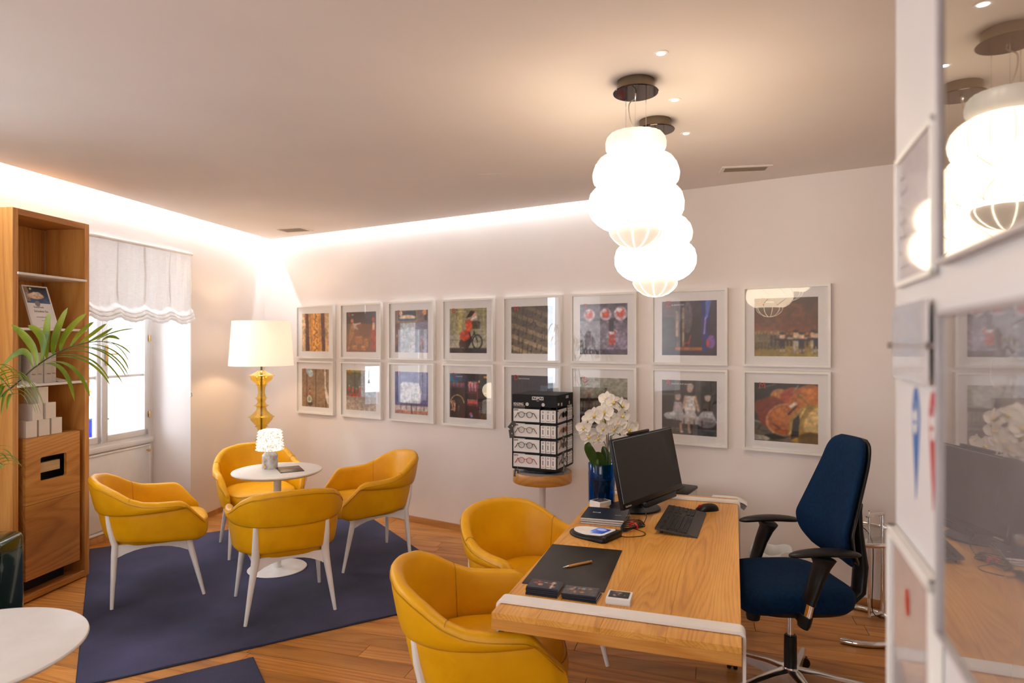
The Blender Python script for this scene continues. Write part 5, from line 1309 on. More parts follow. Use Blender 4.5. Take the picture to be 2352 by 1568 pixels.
        for x,h_,cl in ((.45,.36,(.10,.08,.10)),(.66,.40,(.72,.70,.62)),(.75,.36,(.10,.10,.14)),(.93,.40,(.72,.62,.50)),(.97,.38,(.08,.10,.14))):
            c.rect(x-.04,.94-h_*.62,x+.04,.94-h_*.30,cl); c.rect(x-.035,.94-h_*.32,x-.008,.94,cl); c.rect(x+.008,.94-h_*.32,x+.035,.94,cl); c.rect(x-.035,.93-h_*.16,x-.01,.93,(.6,.56,.5)); c.rect(x+.01,.93-h_*.16,x+.035,.93,(.6,.56,.5)); c.ell(x,.94-h_*.76,.042,.058,(.88,.72,.56)); c.ell(x,.94-h_*.92,.045,.02,(.12,.08,.06)); c.line(x-.12,.94-h_*.62,x+.12,.94-h_*.62,.018,cl)
    elif k == 8:                                             # panelled wall with a small drummer
        c.rect(0,0,1,1,(.52,.40,.28)); 
        for x in (.17,.51,.88): c.rect(x,0,x+.03,1,(.16,.11,.09))
        c.poly([(.84,0),(.89,.0),(.90,.45),(1,.72),(1,.95),(.90,.8),(.85,.5)],(.86,.82,.78)); c.ell(.25,.06,.09,.10,(.60,.72,.76)); c.ell(.33,.12,.09,.09,(.74,.82,.84)); figure(c,.30,1.0,.48,(.60,.26,.20),(.7,.55,.42),(.2,.16,.12)); c.ell(.28,.80,.08,.10,(.80,.80,.70)); c.ell(.28,.80,.05,.06,(.45,.52,.42)); c.rect(.22,.88,.40,.96,(.12,.13,.09))
    elif k == 9:
        c.grad((.22,.22,.14),(.30,.30,.26),0,0,1,.65); c.rect(0,0,.55,.06,(.5,.5,.2)); c.rect(.5,0,1,.66,(.62,.64,.68)); c.grad((.60,.52,.46),(.72,.66,.60),0,.66,1,1)
        for i in range(18): c.line(.1+.05*i,1,.3+.03*i,.68,.006,(.5,.44,.4),.6)
        for x,h_,cl in ((.10,.30,(.70,.16,.10)),(.22,.25,(.75,.40,.2)),(.34,.22,(.65,.18,.12)),(.46,.28,(.70,.2,.14))): figure(c,x,.66,h_,cl,(.9,.75,.6),None,1.3)
        c.rect(.10,.58,.5,.66,(.72,.16,.10),.8); c.noise(.2,3)
    elif k == 10:                                            # large white draped shape with purple hair
        c.grad((.42,.38,.62),(.40,.36,.55)); c.rect(0,0,.16,.78,(.26,.22,.48)); c.rect(.82,0,1,.7,(.30,.26,.50)); c.ell(.45,.18,.22,.16,(.40,.38,.60)); c.ell(.62,.30,.10,.18,(.36,.33,.52)); c.poly([(.16,.30),(.25,.24),(.72,.26),(.80,.45),(.78,.74),(.16,.74)],(.88,.88,.92))
        c.rect(0,.74,1,.80,(.32,.28,.44)); c.rect(0,.80,1,.92,(.82,.74,.72)); c.grad((.75,.42,.30),(.70,.5,.42),0,.92,1,1)
        for x in (.18,.35,.66,.88): c.line(x,.78,x,.90,.010,(.2,.16,.22))
        c.line(.5,.78,.52,.99,.016,(.15,.12,.14)); c.noise(.15,3)
    elif k == 11:                                            # night stage with coloured lights
        c.grad((.12,.10,.14),(.16,.08,.10)); c.ell(.14,.08,.20,.12,(.10,.38,.50)); c.ell(.3,.1,.2,.08,(.12,.22,.34),.7)
        for i in range(11): figure(c,.03+.036*i,.34,.14,[(.70,.25,.42),(.35,.35,.65),(.75,.45,.35)][i%3],(.85,.6,.5))
        for i in range(10): figure(c,.52+.026*i,.40+.02*(i%2),.24,[(.78,.28,.36),(.86,.78,.80),(.70,.35,.45)][i%3],(.88,.66,.55))
        for i in range(22): a = PI+PI*i/21; c.ell(.21+.18*math.cos(a),.66+.17*math.sin(a),.012,.012,(.95,.75,.40))
        for i in range(40): c.ell(.04+.12*c.r.rand(),.62+.24*c.r.rand(),.014,.016,(.92,.66,.48),.8)
        c.rect(.74,.2,.76,.8,(.55,.12,.22)); c.rect(.45,.42,.78,.44,(.4,.14,.2)); 
        for i in range(9): figure(c,.50+.03*i,.74,.17,(.80,.30,.30),(.9,.65,.5))
        c.ell(.58,.90,.04,.04,(.80,.22,.40)); c.ell(.60,.94,.03,.03,(.35,.6,.8)); figure(c,.82,.98,.26,(.35,.28,.32)); figure(c,.25,.96,.24,(.3,.22,.26)); c.rect(.92,.04,1,.09,(.9,.6,.2)); c.rect(.92,.4,1,.44,(.85,.5,.2)); c.ell(.8,.17,.02,.03,(.95,.75,.4))
    elif k == 12:                                            # dark grey painting, partly hidden
        c.grad((.17,.17,.21),(.20,.19,.22)); 
        for i in range(12): c.rect(i/12,.04,i/12+.03,1,(.24,.22,.27),.5)
        c.rect(.70,.2,1,1,(.34,.38,.46)); c.rect(.72,.35,1,.42,(.62,.66,.72)); c.ell(.82,.6,.15,.1,(.6,.64,.7),.6)
    elif k == 13:                                            # people at an iron balustrade
        c.grad((.60,.58,.52),(.66,.63,.58)); c.rect(.30,.10,1,.42,(.56,.55,.47)); c.rect(0,.68,1,.74,(.46,.44,.42)); c.rect(0,.74,1,1,(.22,.16,.15)); 
        figure(c,.19,.80,.52,(.52,.42,.44),(.6,.42,.36)); figure(c,.56,.62,.42,(.10,.08,.10),(.5,.35,.3),(.12,.08,.06))
        c.line(0,.44,1,.38,.014,(.10,.08,.08)); c.line(0,.47,1,.41,.010,(.12,.1,.1)); c.line(0,.68,1,.68,.010,(.14,.12,.12))
        for i in range(34): c.line(i/34,.44-.06*i/34,i/34,.68,.006,(.14,.11,.11),.9)
        for i in range(17): c.ring(i/17+.03,.64,.022,.03,.008,(.2,.17,.17),.8)
        c.poly([(.05,1),(.6,.86),(.6,1)],(.62,.64,.60))
    elif k == 14:                                            # three dancers in pale dresses
        c.grad((.20,.18,.18),(.13,.12,.12)); 
        for x in (.24,.62): c.rect(x,0,x+.10,.55,(.30,.30,.29))
        c.rect(0,.25,.24,.28,(.36,.36,.35)); c.rect(0,.9,1,1,(.24,.25,.25)); c.rect(0,.88,1,.90,(.42,.43,.42))
        c.ell(.52,.50,.10,.14,(.84,.82,.80)); c.poly([(.45,.55),(.60,.55),(.72,.80),(.36,.80)],(.74,.72,.71)); c.ell(.52,.16,.05,.06,(.78,.62,.52)); c.ell(.53,.11,.06,.05,(.70,.66,.64)); c.rect(.44,.28,.60,.46,(.86,.84,.82)); c.line(.44,.30,.40,.50,.025,(.80,.64,.54)); c.line(.61,.30,.68,.55,.025,(.80,.64,.54))
        for x,s_ in ((.30,1),(.84,-1)): c.ell(x,.32,.05,.05,(.72,.60,.54)); c.ell(x,.29,.055,.035,(.66,.62,.60)); c.poly([(x-.07,.40),(x+.07,.40),(x+.10,.60),(x-.10,.60)],(.66,.62,.64) if s_>0 else (.26,.20,.18)); c.poly([(x-.08,.55),(x+.08,.55),(x+.18,.76),(x-.24,.72)],(.66,.66,.68))
        c.ell(.14,.66,.10,.06,(.72,.74,.76),.9); c.ell(.82,.76,.16,.09,(.52,.50,.52),.8)
        for x in (.35,.50): c.line(x,.80,x+.01,.95,.022,(.76,.60,.52)); c.ell(x+.02,.95,.03,.015,(.80,.72,.68))
        for x in (.25,.41,.6,.74): c.line(x,.72,x,.92,.010,(.25,.12,.08))
    else:                                                    # basses
        c.grad((.10,.11,.10),(.20,.19,.17)); c.poly([(0,.68),(1,.60),(1,1),(0,1)],(.30,.28,.25)); c.poly([(0,.90),(.3,.93),(.2,1),(0,1)],(.62,.58,.50)); c.line(0,.66,.2,.70,.012,(.6,.58,.52)); c.poly([(.15,.90),(.35,.86),(.5,.93),(.3,.97)],(.06,.06,.06))
        c.ell(.12,.42,.13,.13,(.45,.20,.08)); c.ell(.40,.22,.14,.12,(.72,.46,.22),1,-.3); c.ell(.62,.24,.20,.17,(.60,.24,.10),1,-.2); c.ell(.30,.52,.24,.28,(.45,.15,.06),1,-.3)
        c.ell(.48,.62,.28,.25,(.92,.78,.55),1,-.55); c.ell(.485,.62,.27,.24,(.62,.30,.08),1,-.55); c.ell(.44,.56,.16,.14,(.76,.42,.12),.8,-.4); c.ell(.80,.28,.30,.20,(.72,.38,.10),1,-.9); c.ell(.84,.2,.14,.12,(.80,.46,.14),.8,-.9)
        c.poly([(.66,.30),(.70,.34),(.58,.42),(.54,.38)],(.85,.80,.74)); c.line(.70,.20,.92,.40,.022,(.55,.38,.12)); c.ell(.86,.70,.28,.36,(.62,.48,.14),1,.5); c.ell(.96,.62,.14,.24,(.90,.76,.42),.9,.5); c.ell(.90,.95,.2,.14,(.30,.22,.07),.9); c.line(.56,.86,.80,.42,.014,(.92,.78,.5)); c.poly([(.62,.62),(.72,.52),(.70,.9),(.58,.95)],(.08,.06,.05))
        for x,y,s_ in ((.55,.52,1),(.62,.44,-1)): c.line(x,y,x+.05,y-.06,.012,(.10,.05,.03)); c.ell(x,y,.018,.016,(.08,.04,.03))
        c.line(.30,.70,.42,.78,.012,(.3,.12,.05)); c.line(.10,.74,.06,.80,.014,(.1,.08,.06)); c.line(.06,.10,.34,.02,.008,(.5,.48,.45)); c.line(.62,.14,.70,.03,.012,(.55,.5,.42))
    return c.grain(.30).soft()
LBL = ['ochre and brown curtains with two wheels', 'two singers on a dark brown stage', 'a painting hanging over a pale doorway', 'a woman in red riding a bicycle', 'a slanting old music sheet', 'figures with red faces and white collars', 'a blue curtain and a small red chair', 'a costumed crowd in a brown hall',
       'a small drummer against a panelled wall', 'red costumed players beside a pale screen', 'a broad white dress and violet wig', 'a night stage with coloured lights', 'dark grey drapery, half behind the eyewear tower', 'two people at an iron balustrade', 'three dancers in pale dresses', 'orange brown double basses']
LET = ['A','L','D','B','H','T','Z','C','R','A','T','D','D','B','A','M']
TIT = ['','IEBE','','IE FLEDERMAUS','','','AUBERFLÖTE','ARMEN','','','','IE NACHT','ON GIOVANNI','','RIADNE AUF NAXOS','']
PX = [-3.96, -3.30, -2.648, -1.990, -1.331, -.680, 0.0, .6637]
FW = .560
for k in range(16):
    c_, r_ = k % 8, k // 8
    sx = PX[c_]+FW/2; z0, z1 = ((1.533, 2.088), (.947, 1.505))[r_]; zc = (z0+z1)/2; hh = (z1-z0)
    row = 'upper' if r_ == 0 else 'lower'
    t = thing('picture_frame', 'white framed picture, %s row, showing %s' % (row, LBL[k]), 'picture', group='framed stage pictures on the wall', M=MBK @ Matrix.Translation((sx, 0, zc)))
    fw = .017; y0 = -.040; hx, hz_ = FW/2, hh/2
    for q in range(4):
        ln, ot = (hx, hz_) if q % 2 == 0 else (hz_, hx)
        Mq = Matrix.Rotation(PI/2*q, 4, 'Y')
        mb = MB(Mq)
        o_, i_ = ot, ot-fw
        mb.add([(-ln,y0,o_),(ln,y0,o_),(ln-fw,y0,i_),(-ln+fw,y0,i_),(-ln,-.002,o_),(ln,-.002,o_),(ln-fw,-.002,i_),(-ln+fw,-.002,i_)], [(0,1,2,3),(4,7,6,5),(0,4,5,1),(3,2,6,7),(0,3,7,4),(1,5,6,2)])
        obj('frame_rail', mb, frame_m, t, flat=True)
    obj('mount', MB().box(-hx+.006, hx-.006, -.022, -.004, -hz_+.006, hz_-.006), mount_m, t, flat=True)
    pw, ph = .405, .400
    art(k).mesh('print', pw, ph, print_m, t, Matrix.Translation((0, -.0226, -.006)))
    lx, lz = -pw/2+.028, ph/2-.045
    obj('initial_letter', text_mb(LET[k], .062, .0005, 'LEFT', 0, M=Matrix.Translation((lx, -.0232, lz)) @ FACE), red_letter, t, flat=True)
    if TIT[k]: obj('title_lettering', text_mb(TIT[k], .016, .0005, 'LEFT', M=Matrix.Translation((lx+.045, -.0232, lz+.006)) @ FACE), white_letter, t, flat=True)
    gl_ = obj('glass', MB().box(-hx+fw-.001, hx-fw+.001, -.0305, -.0290, -hz_+fw-.001, hz_-fw+.001), pic_glass, t, flat=True)

# ------------------------------------------------------------------ bookcase built into the opening of the left wall
BO = Vector((-3.173, 4.15, 0)); RBc = math.atan2(.991, .131)          # local x runs from the near to the far upright, +y goes into the case
MC = frame(BO, RBc); BW_, BH, BD, TK = .63, 2.562, .36, .042
bc = thing('bookcase', 'tall oak bookcase with white shelves and a drawer block, beside the window', 'bookcase', M=MC)
obj('side_panel', MB(Matrix.Translation((0,0,-1.2))).rbox(0, TK, 0, BD, 0, BH, .0015, 1), oak_case, bc, loc=(0,0,1.2), sharp=20)
obj('side_panel', MB(Matrix.Translation((-BW_,0,-1.2))).rbox(BW_-TK, BW_, 0, BD, 0, BH, .0015, 1), oak_case, bc, loc=(BW_,0,1.2), sharp=20)
obj('top_panel', MB().rbox(TK, BW_-TK, 0, BD, BH-TK, BH, .0015, 1), oak_case_x, bc, sharp=20)
obj('bottom_panel', MB().rbox(TK, BW_-TK, 0, BD, .008, .008+TK, .0015, 1), oak_case_x, bc, sharp=20)
bwid = (BW_-2*TK)/3
for k in range(3): obj('back_board', MB(Matrix.Translation((-TK-bwid*(k+.5),0,-1.2))).box(TK+bwid*k+.0004, TK+bwid*(k+1)-.0004, BD-.012, BD-.001, .05, BH-TK), oak_case, bc, loc=(TK+bwid*(k+.5),0,1.2), flat=True)
strip = MB().box(TK+.0, TK+.003, BD-.05, BD-.035, 1.1, BH-TK); strip.box(BW_-TK-.003, BW_-TK, BD-.05, BD-.035, 1.1, BH-TK)
obj('shelf_rail', strip, chrome, bc, flat=True)
SH = [2.145, 1.787, 1.417]
for k, z in enumerate(SH): obj('shelf', MB().rbox(TK-.012, BW_-TK+.008, -.012, BD-.015, z-.008, z+.008, .002), chair_white, bc)
db_ = thing('drawer_block', 'oak drawer block with a cut-out handle standing inside the bookcase', 'drawers', M=MC)
X0, X1, Z0, Z1 = .090, .538, .143, 1.072
mb = MB(Matrix.Translation((-(X0+X1)/2, 0, -.6)))
mb.box(X0, X0+.02, .016, BD-.03, Z0, Z1-.02); mb.box(X1-.02, X1, .016, BD-.03, Z0, Z1-.02); mb.box(X0, X1, .016, BD-.03, Z1-.02, Z1); mb.box(X0, X1, .016, BD-.03, Z0, Z0+.02); mb.box(X0, X1, BD-.05, BD-.03, Z0, Z1); mb.box(X0+.02, X1-.02, .016, BD-.05, .628, .640)
obj('carcass', mb, oak_case_x, db_, loc=((X0+X1)/2,0,.6), flat=True)
# feet that carry the block
obj('plinth', MB().box(X0+.05, X1-.05, .08, BD-.06, .051, Z0), black_card, db_, flat=True)
cx0, cx1, cz0, cz1, zt = .205, .420, .775, .932, .634
ox, oz = (X0+X1)/2, .6
mb = MB(Matrix.Translation((-ox, 0, -oz)))
r_ = .012
def hole_front(mb, x0, x1, z0, z1, hx0, hx1, hz0, hz1, y0, y1, r):
    def rr(a0, a1, b0, b1, r, n=5):
        P = []
        for (cx, cz, s) in ((a1-r, b1-r, 0), (a0+r, b1-r, PI/2), (a0+r, b0+r, PI), (a1-r, b0+r, 1.5*PI)):
            for a in np.linspace(s, s+PI/2, n): P.append((cx+r*math.cos(a), cz+r*math.sin(a)))
        return P
    H = rr(hx0, hx1, hz0, hz1, r); O = rr(x0, x1, z0, z1, .002); n = len(H)
    vs = [(x, y0, z) for x, z in O]+[(x, y0, z) for x, z in H]+[(x, y1, z) for x, z in O]+[(x, y1, z) for x, z in H]
    fs = []
    for i in range(n):
        j = (i+1) % n; fs += [(i, j, n+j, n+i), (2*n+i, 3*n+i, 3*n+j, 2*n+j), (i, 2*n+i, 2*n+j, j), (n+i, n+j, 3*n+j, 3*n+i)]
    mb.add(vs, fs)
hole_front(mb, X0, X1, zt+.0015, Z1-.004, cx0, cx1, cz0, cz1, -.004, .016, r_)
uf = obj('drawer_front', mb, oak_case_x, db_, loc=(ox, 0, oz), sharp=20)
obj('drawer_front', MB(Matrix.Translation((-ox, 0, -oz))).rbox(X0, X1, -.004, .016, Z0, zt-.0015, .001, 1), oak_case_x, db_, loc=(ox,0,oz), sharp=20)
obj('pull_block', MB().rbox(cx0+.0, cx1-.02, .03, .06, .822, .888, .001, 1), noise_mat('pale pine', (.62,.42,.20), (.70,.50,.26), 8, .5, stretch=(1,6,6)), db_, sharp=20)
obj('drawer_inside', MB().box(X0+.022, X1-.022, .10, .104, .66, 1.03), black_card, db_, flat=True)
# framed notice leaning in the second shelf
ly = MC
t = thing('notice_frame', 'small white framed notice leaning inside the second compartment of the bookcase', 'picture frame', M=MC @ Matrix.Translation((.160, .010, SH[1]+.009)) @ Matrix.Rotation(math.radians(-18), 4, 'X'))
w_, h_ = .205, .300
mb = MB(); f_ = .009
mb.rbox(0,w_,-.006,.010,0,f_,.001,1); mb.rbox(0,w_,-.006,.010,h_-f_,h_,.001,1); mb.rbox(0,f_,-.006,.010,0,h_,.001,1); mb.rbox(w_-f_,w_,-.006,.010,0,h_,.001,1)
obj('frame', mb, frame_m, t); obj('sheet', MB().box(f_-.001,w_-f_+.001,-.001,.006,f_-.001,h_-f_+.001), paper, t, flat=True)
cv = Canvas(40, 26, (.10,.12,.22), 5).grad((.14,.12,.16),(.22,.34,.52)); cv.ell(.45,.55,.34,.18,(.82,.68,.56)); cv.ell(.5,.42,.2,.12,(.90,.82,.74)); cv.rect(0,0,.18,.9,(.72,.58,.46),.7); cv.ell(.3,.12,.05,.05,(.9,.85,.5)); cv.noise(.3,3)
cv.mesh('photo_print', w_-2*f_, .115, print_m, t, Matrix.Translation((w_/2, -.0016, h_-f_-.0575)))
obj('seal', MB(Matrix.Translation((w_/2-.012, -.0018, h_-f_-.118)) @ Matrix.Rotation(PI/2,4,'X')).lathe([(0,0),(.020,0),(.020,.0006),(0,.0006)], 24), noise_mat('grey seal', (.22,.2,.2), (.26,.24,.24), 10, .6), t)
wr = MB()
for (s_, sz, xx, zz) in (('Gutschein', .020, w_/2-.01, .142), ('Schenken Sie', .021, w_/2, .112), ('Konzertkarten fuer jeden Anlass', .0075, w_/2, .075), ('an der Kassa', .0065, w_/2, .052)):
    x_ = text_mb(s_, sz, .0004, 'CENTER', M=Matrix.Translation((xx, -.0014, zz)) @ FACE); wr.add(x_.v, x_.f)
obj('lettering', wr, black_letter, t, flat=True)
obj('strut', MB().box(.07,.13,.010,.014,.02,.2), black_card, t, flat=True)
# books on the third shelf
bk_m = noise_mat('grey beige linen cover', (.50,.45,.39), (.56,.51,.45), 60, .7)
for k, (x, w_, yo) in enumerate(((.075,.050,.06), (.150,.052,.02), (.210,.052,.03), (.268,.062,.025), (.334,.034,.03))):
    zs_ = SH[2]+.0085
    t = thing('linen_book', ['dark end book on the left of the beige books in the bookcase','first pale beige book with small print on its spine','second pale beige book, right of the first','broad pale beige book in the middle right','slim beige book at the right end of the shelf row'][k], 'book', group='beige books on the third shelf', M=MC @ Matrix.Translation((x, yo, zs_)))
    hb = .205
    cov = MB(); cov.rbox(0, w_, 0, .004, 0, hb, .001, 1); cov.box(0, .003, .003, .15, 0, hb); cov.box(w_-.003, w_, .003, .15, 0, hb)
    obj('cover', cov, bk_m if k else noise_mat('dark linen cover', (.22,.19,.16), (.26,.23,.2), 60, .7), t, flat=True)
    obj('page_block', MB().box(.003, w_-.003, .004, .145, .003, hb-.004), page_m, t, flat=True)
    if k: 
        x_ = text_mb('Salzburg', .0085, .0004, 'CENTER', M=Matrix.Translation((w_/2, -.0005, .060)) @ FACE); y_ = text_mb('1920', .0065, .0004, 'CENTER', M=Matrix.Translation((w_/2, -.0005, .050)) @ FACE); x_.add(y_.v, y_.f)
        obj('lettering', x_, black_letter, t, flat=True)
for lb, x, y, a in (('white leaflet leaning at the left end of the beige books', .060, .0, .0), ('white leaflet lying right of the beige books on the shelf', .400, .03, .35)):
    t = thing('leaflet', lb, 'leaflet', M=MC @ Matrix.Translation((x, y, SH[2]+.0085)) @ Matrix.Rotation(a, 4, 'Z'))
    obj('sheet', MB(Matrix.Rotation(math.radians(16), 4, 'X')).rbox(0,.12,0,.15,0,.004,.001,1), paper, t, flat=True)
# pyramid of cream boxes on the drawer block
zz = Z1+.0005; bw_, bd_, bh_ = .080, .105, .1085
spots = [(.118,0,'left box of the bottom row of the cream box pyramid'),(.220,0,'middle box of the bottom row of the cream box pyramid'),(.322,0,'right box of the bottom row of the cream box pyramid'),(.172,1,'left box of the middle row of the cream box pyramid'),(.278,1,'right box of the middle row of the cream box pyramid'),(.222,2,'single top box of the cream box pyramid')]
for x, lv, lb in spots:
    t = thing('gift_box', lb, 'box', group='cream boxes stacked in the bookcase', M=MC @ Matrix.Translation((x, .020+.004*lv, zz+(bh_+.0005)*lv)) @ Matrix.Rotation(math.radians(-3+2*lv), 4, 'Z'))
    obj('carton', MB().box(0,bw_,0,bd_,0,bh_*.82), box_m, t, flat=True); obj('lid', MB().box(0,bw_,0,bd_,bh_*.82+.0001,bh_), box_m, t, flat=True)

# ------------------------------------------------------------------ dark green cabinet, planter and palm
def at(px, py, Z): return Vector(((px-1176)/1500*Z, Z, 1.7-(py-786)/1500*Z))
gb = thing('green_cabinet', 'low dark green glossy cabinet with rounded edges at the left edge of the picture', 'cabinet', (-2.93, 3.52, 0), math.radians(8))
rg = []
for k_, z in ((.96,.015),(1,.03),(1,.575),(.995,.600),(.98,.620),(.95,.633),(.90,.638),(.5,.640),(.02,.640)): rg.append(sup(0, 0, .215*k_, .16*k_, z, .36, 56))
obj('body', MB().loft(rg), green_m, gb, sharp=50)
obj('plinth', MB().loft([sup(0,0,.19,.14,.0,.4,40), sup(0,0,.19,.14,.015,.4,40)]), black_p, gb)
obj('lid_line', MB().tube([(x*1.002,y*1.002,.57) for x,y,z in sup(0,0,.215,.16,0,.36,56)], .0016, 5, closed=True), black_p, gb)
PB = Vector((-3.02, 2.95, .56))
pl = thing('planter', 'dark round planter just outside the left edge holding the palm', 'planter', (PB.x, PB.y, 0))
obj('pot', MB().lathe([(0,0),(.15,0),(.16,.01),(.19,.58),(.185,.60),(.175,.58),(.17,.55),(0,.55)], 40), black_p, pl)
palm = thing('palm', 'kentia palm with long arching green fronds at the left edge', 'plant', PB)
def blade(base, mid, tip, w_, nrm, n=12, curl=.25):
    P = []; c = []
    for i in range(n+1):
        u = i/n; c.append(base*(1-u)**2+(mid*2-(base+tip)*.5)*2*u*(1-u)+tip*u*u)
    for i, p in enumerate(c):
        u = i/n; tt = (c[min(i+1,n)]-c[max(i-1,0)]).normalized(); sd = tt.cross(nrm).normalized(); nn = sd.cross(tt).normalized()
        ww = w_*(math.sin(PI*min(1, u*.80+.10))**.9 if u < .98 else .02)
        if u == 0: ww = w_*.15
        P.append([tuple(p+sd*ww*v+nn*abs(v)*ww*curl) for v in (-1, 0, 1)])
    return MB().grid(P)
vn = Vector((-.3, -1, .25)).normalized()
def frond(rach, leafs, r0=.006):
    c = crom(rach, 8); n_ = len(c)
    f_ = obj('frond', MB().tube([p-PB for p in c], [r0*(1-.75*i/(n_-1)) for i in range(n_)], 7), stem_m, palm)
    for (b, m_, tp, w_, nr) in leafs: obj('leaflet', blade(b-PB, m_-PB, tp-PB, w_, nr), leaf_m, f_, sharp=85)
    return f_
ZF = 3.30
rp_ = [PB+Vector((.01,0,.0)), PB+Vector((-.05,-.05,.35)), at(-70,985,3.25), at(0,912,ZF), at(38,880,ZF), at(80,843,ZF), at(123,815,ZF), at(161,797,ZF), at(199,787,ZF), at(233,784,ZF), at(258,790,ZF)]
U = [((77,845),(52,807),(0,849),.014,0),((85,841),(74,792),(26,745),.019,-.05),((94,833),(99,778),(64,747),.019,-.02),((108,824),(109,768),(114,718),.021,0),((123,815),(132,766),(156,706),.021,.02),((140,806),(156,764),(200,719),.018,.04),((161,798),(186,765),(216,739),.013,.06),((181,792),(212,768),(245,743),.011,.07),((199,787),(230,772),(260,752),.009,.08),((216,786),(258,764),(311,754),.0035,.12),((233,784),(254,773),(276,780),.007,.05)]
Lw = [((86,841),(140,846),(171,921),.012,-.14),((113,832),(168,846),(207,912),.011,-.12),((116,822),(196,829),(254,886),.008,-.10),((130,816),(204,824),(252,875),.006,-.08),((141,807),(221,817),(284,884),.006,-.08),((153,800),(235,808),(290,866),.005,-.06),((168,796),(246,809),(295,862),.005,-.05),((197,789),(262,806),(296,850),.005,-.04),((233,784),(272,792),(301,813),.005,-.03),((245,783),(275,800),(296,830),.003,0)]
def L3(b, m_, tp, w_, dz): return (at(*b, ZF), at(*m_, ZF+dz*.6), at(*tp, ZF+dz), w_*1.25, vn)
frond(rp_, [L3(*q_) for q_ in U]+[(at(*b, ZF), at(*m_, ZF+dz*.6), at(*tp, ZF+dz), w_*.9, Vector((.1,-.45,.9)).normalized()) for b, m_, tp, w_, dz in Lw])
def rnd_frond(rach, n, L0, w_, seed, spread=1.0, droop=.6, skip=.3):
    r = random.Random(seed); c = crom(rach, 8); n_ = len(c); lf = []
    for i in range(n):
        u = skip+(1-skip)*i/(n-1); p = c[min(n_-1, int(u*(n_-1)))]; tt = (c[min(n_-1, int(u*(n_-1))+1)]-c[max(0, int(u*(n_-1))-1)]).normalized()
        side = tt.cross(Vector((0,0,1))).normalized()
        for s_ in (-1, 1):
            L = L0*(math.sin(PI*(.15+.8*(u-skip)/(1-skip)))**.6)*r.uniform(.85,1.1)
            d = (tt*.75+side*s_*spread*.8+Vector((0,0,.25))).normalized()
            m_ = p+d*L*.5; tp = p+d*L*.85+Vector((0,0,-droop*L))
            lf.append((p, m_, tp, w_*r.uniform(.8,1.1), (Vector((0,0,1))+side*s_*.3).normalized()))
    return frond(rach, lf)
rnd_frond([PB, PB+Vector((-.02,-.05,.4)), at(-90,900,3.2), at(-40,858,3.1), at(5,872,3.0), at(30,905,2.95)], 15, .22, .009, 3, .7, .7, .45)
rnd_frond([PB, PB+Vector((.0,-.12,.25)), at(-70,1060,3.15), at(-30,1052,3.05), at(10,1068,2.95)], 12, .20, .008, 5, .6, .3, .35)
rnd_frond([PB, PB+Vector((-.1,-.1,.5)), at(-190,760,3.3), at(-260,700,3.2), at(-330,760,3.1)], 16, .36, .014, 8)
rnd_frond([PB, PB+Vector((-.1,.02,.5)), PB+Vector((-.25,-.05,1.0)), PB+Vector((-.38,-.25,1.15)), PB+Vector((-.42,-.5,1.0))], 14, .32, .012, 9)

# orchid in a blue glass between the window planes
so = ML @ Vector((-1.755, .545, .8155))
v2 = thing('glass_vase', 'bright blue glass vase on the outer window sill holding a white orchid', 'vase', so)
obj('wall', MB().grid([[(r*math.cos(2*PI*q/36), r*math.sin(2*PI*q/36), z) for q in range(37)] for r, z in ((.0,0),(.060,0),(.064,.006),(.066,.215),(.063,.217),(.060,.012),(0,.012))]), glass_mat('bright blue glass', (.05,.35,.95), 1.5, .03, 1.0, .25, (.0,.10,.75)), v2, sharp=40)
orchid('white orchid seen through the window pane, in the bright blue vase', so,
       [([(0,0,.02),(.0,0,.25),(.01,0,.45),(.0,-.01,.60),(-.05,-.02,.66),(-.10,-.02,.60)], .003)],
       [((-.02,-.02,.62),(.5,-1,0),1.2),((.03,-.02,.57),(.6,-1,0),1.3),((-.05,-.03,.55),(.3,-1,.1),1.3),((.04,-.02,.50),(.6,-1,-.1),1.1),((-.04,-.03,.46),(.4,-1,0),1.3),((.05,-.01,.43),(.7,-1,-.1),1.0),((-.02,-.03,.40),(.4,-1,.1),1.2),((-.08,-.02,.52),(.2,-1,0),1.1),((.01,-.03,.34),(.5,-1,-.2),1.0)],
       [([(0,0,.12),(.06,-.02,.20),(.13,-.03,.22)], .018), ([(0,0,.12),(-.05,-.02,.2),(-.1,-.03,.2)], .018)])

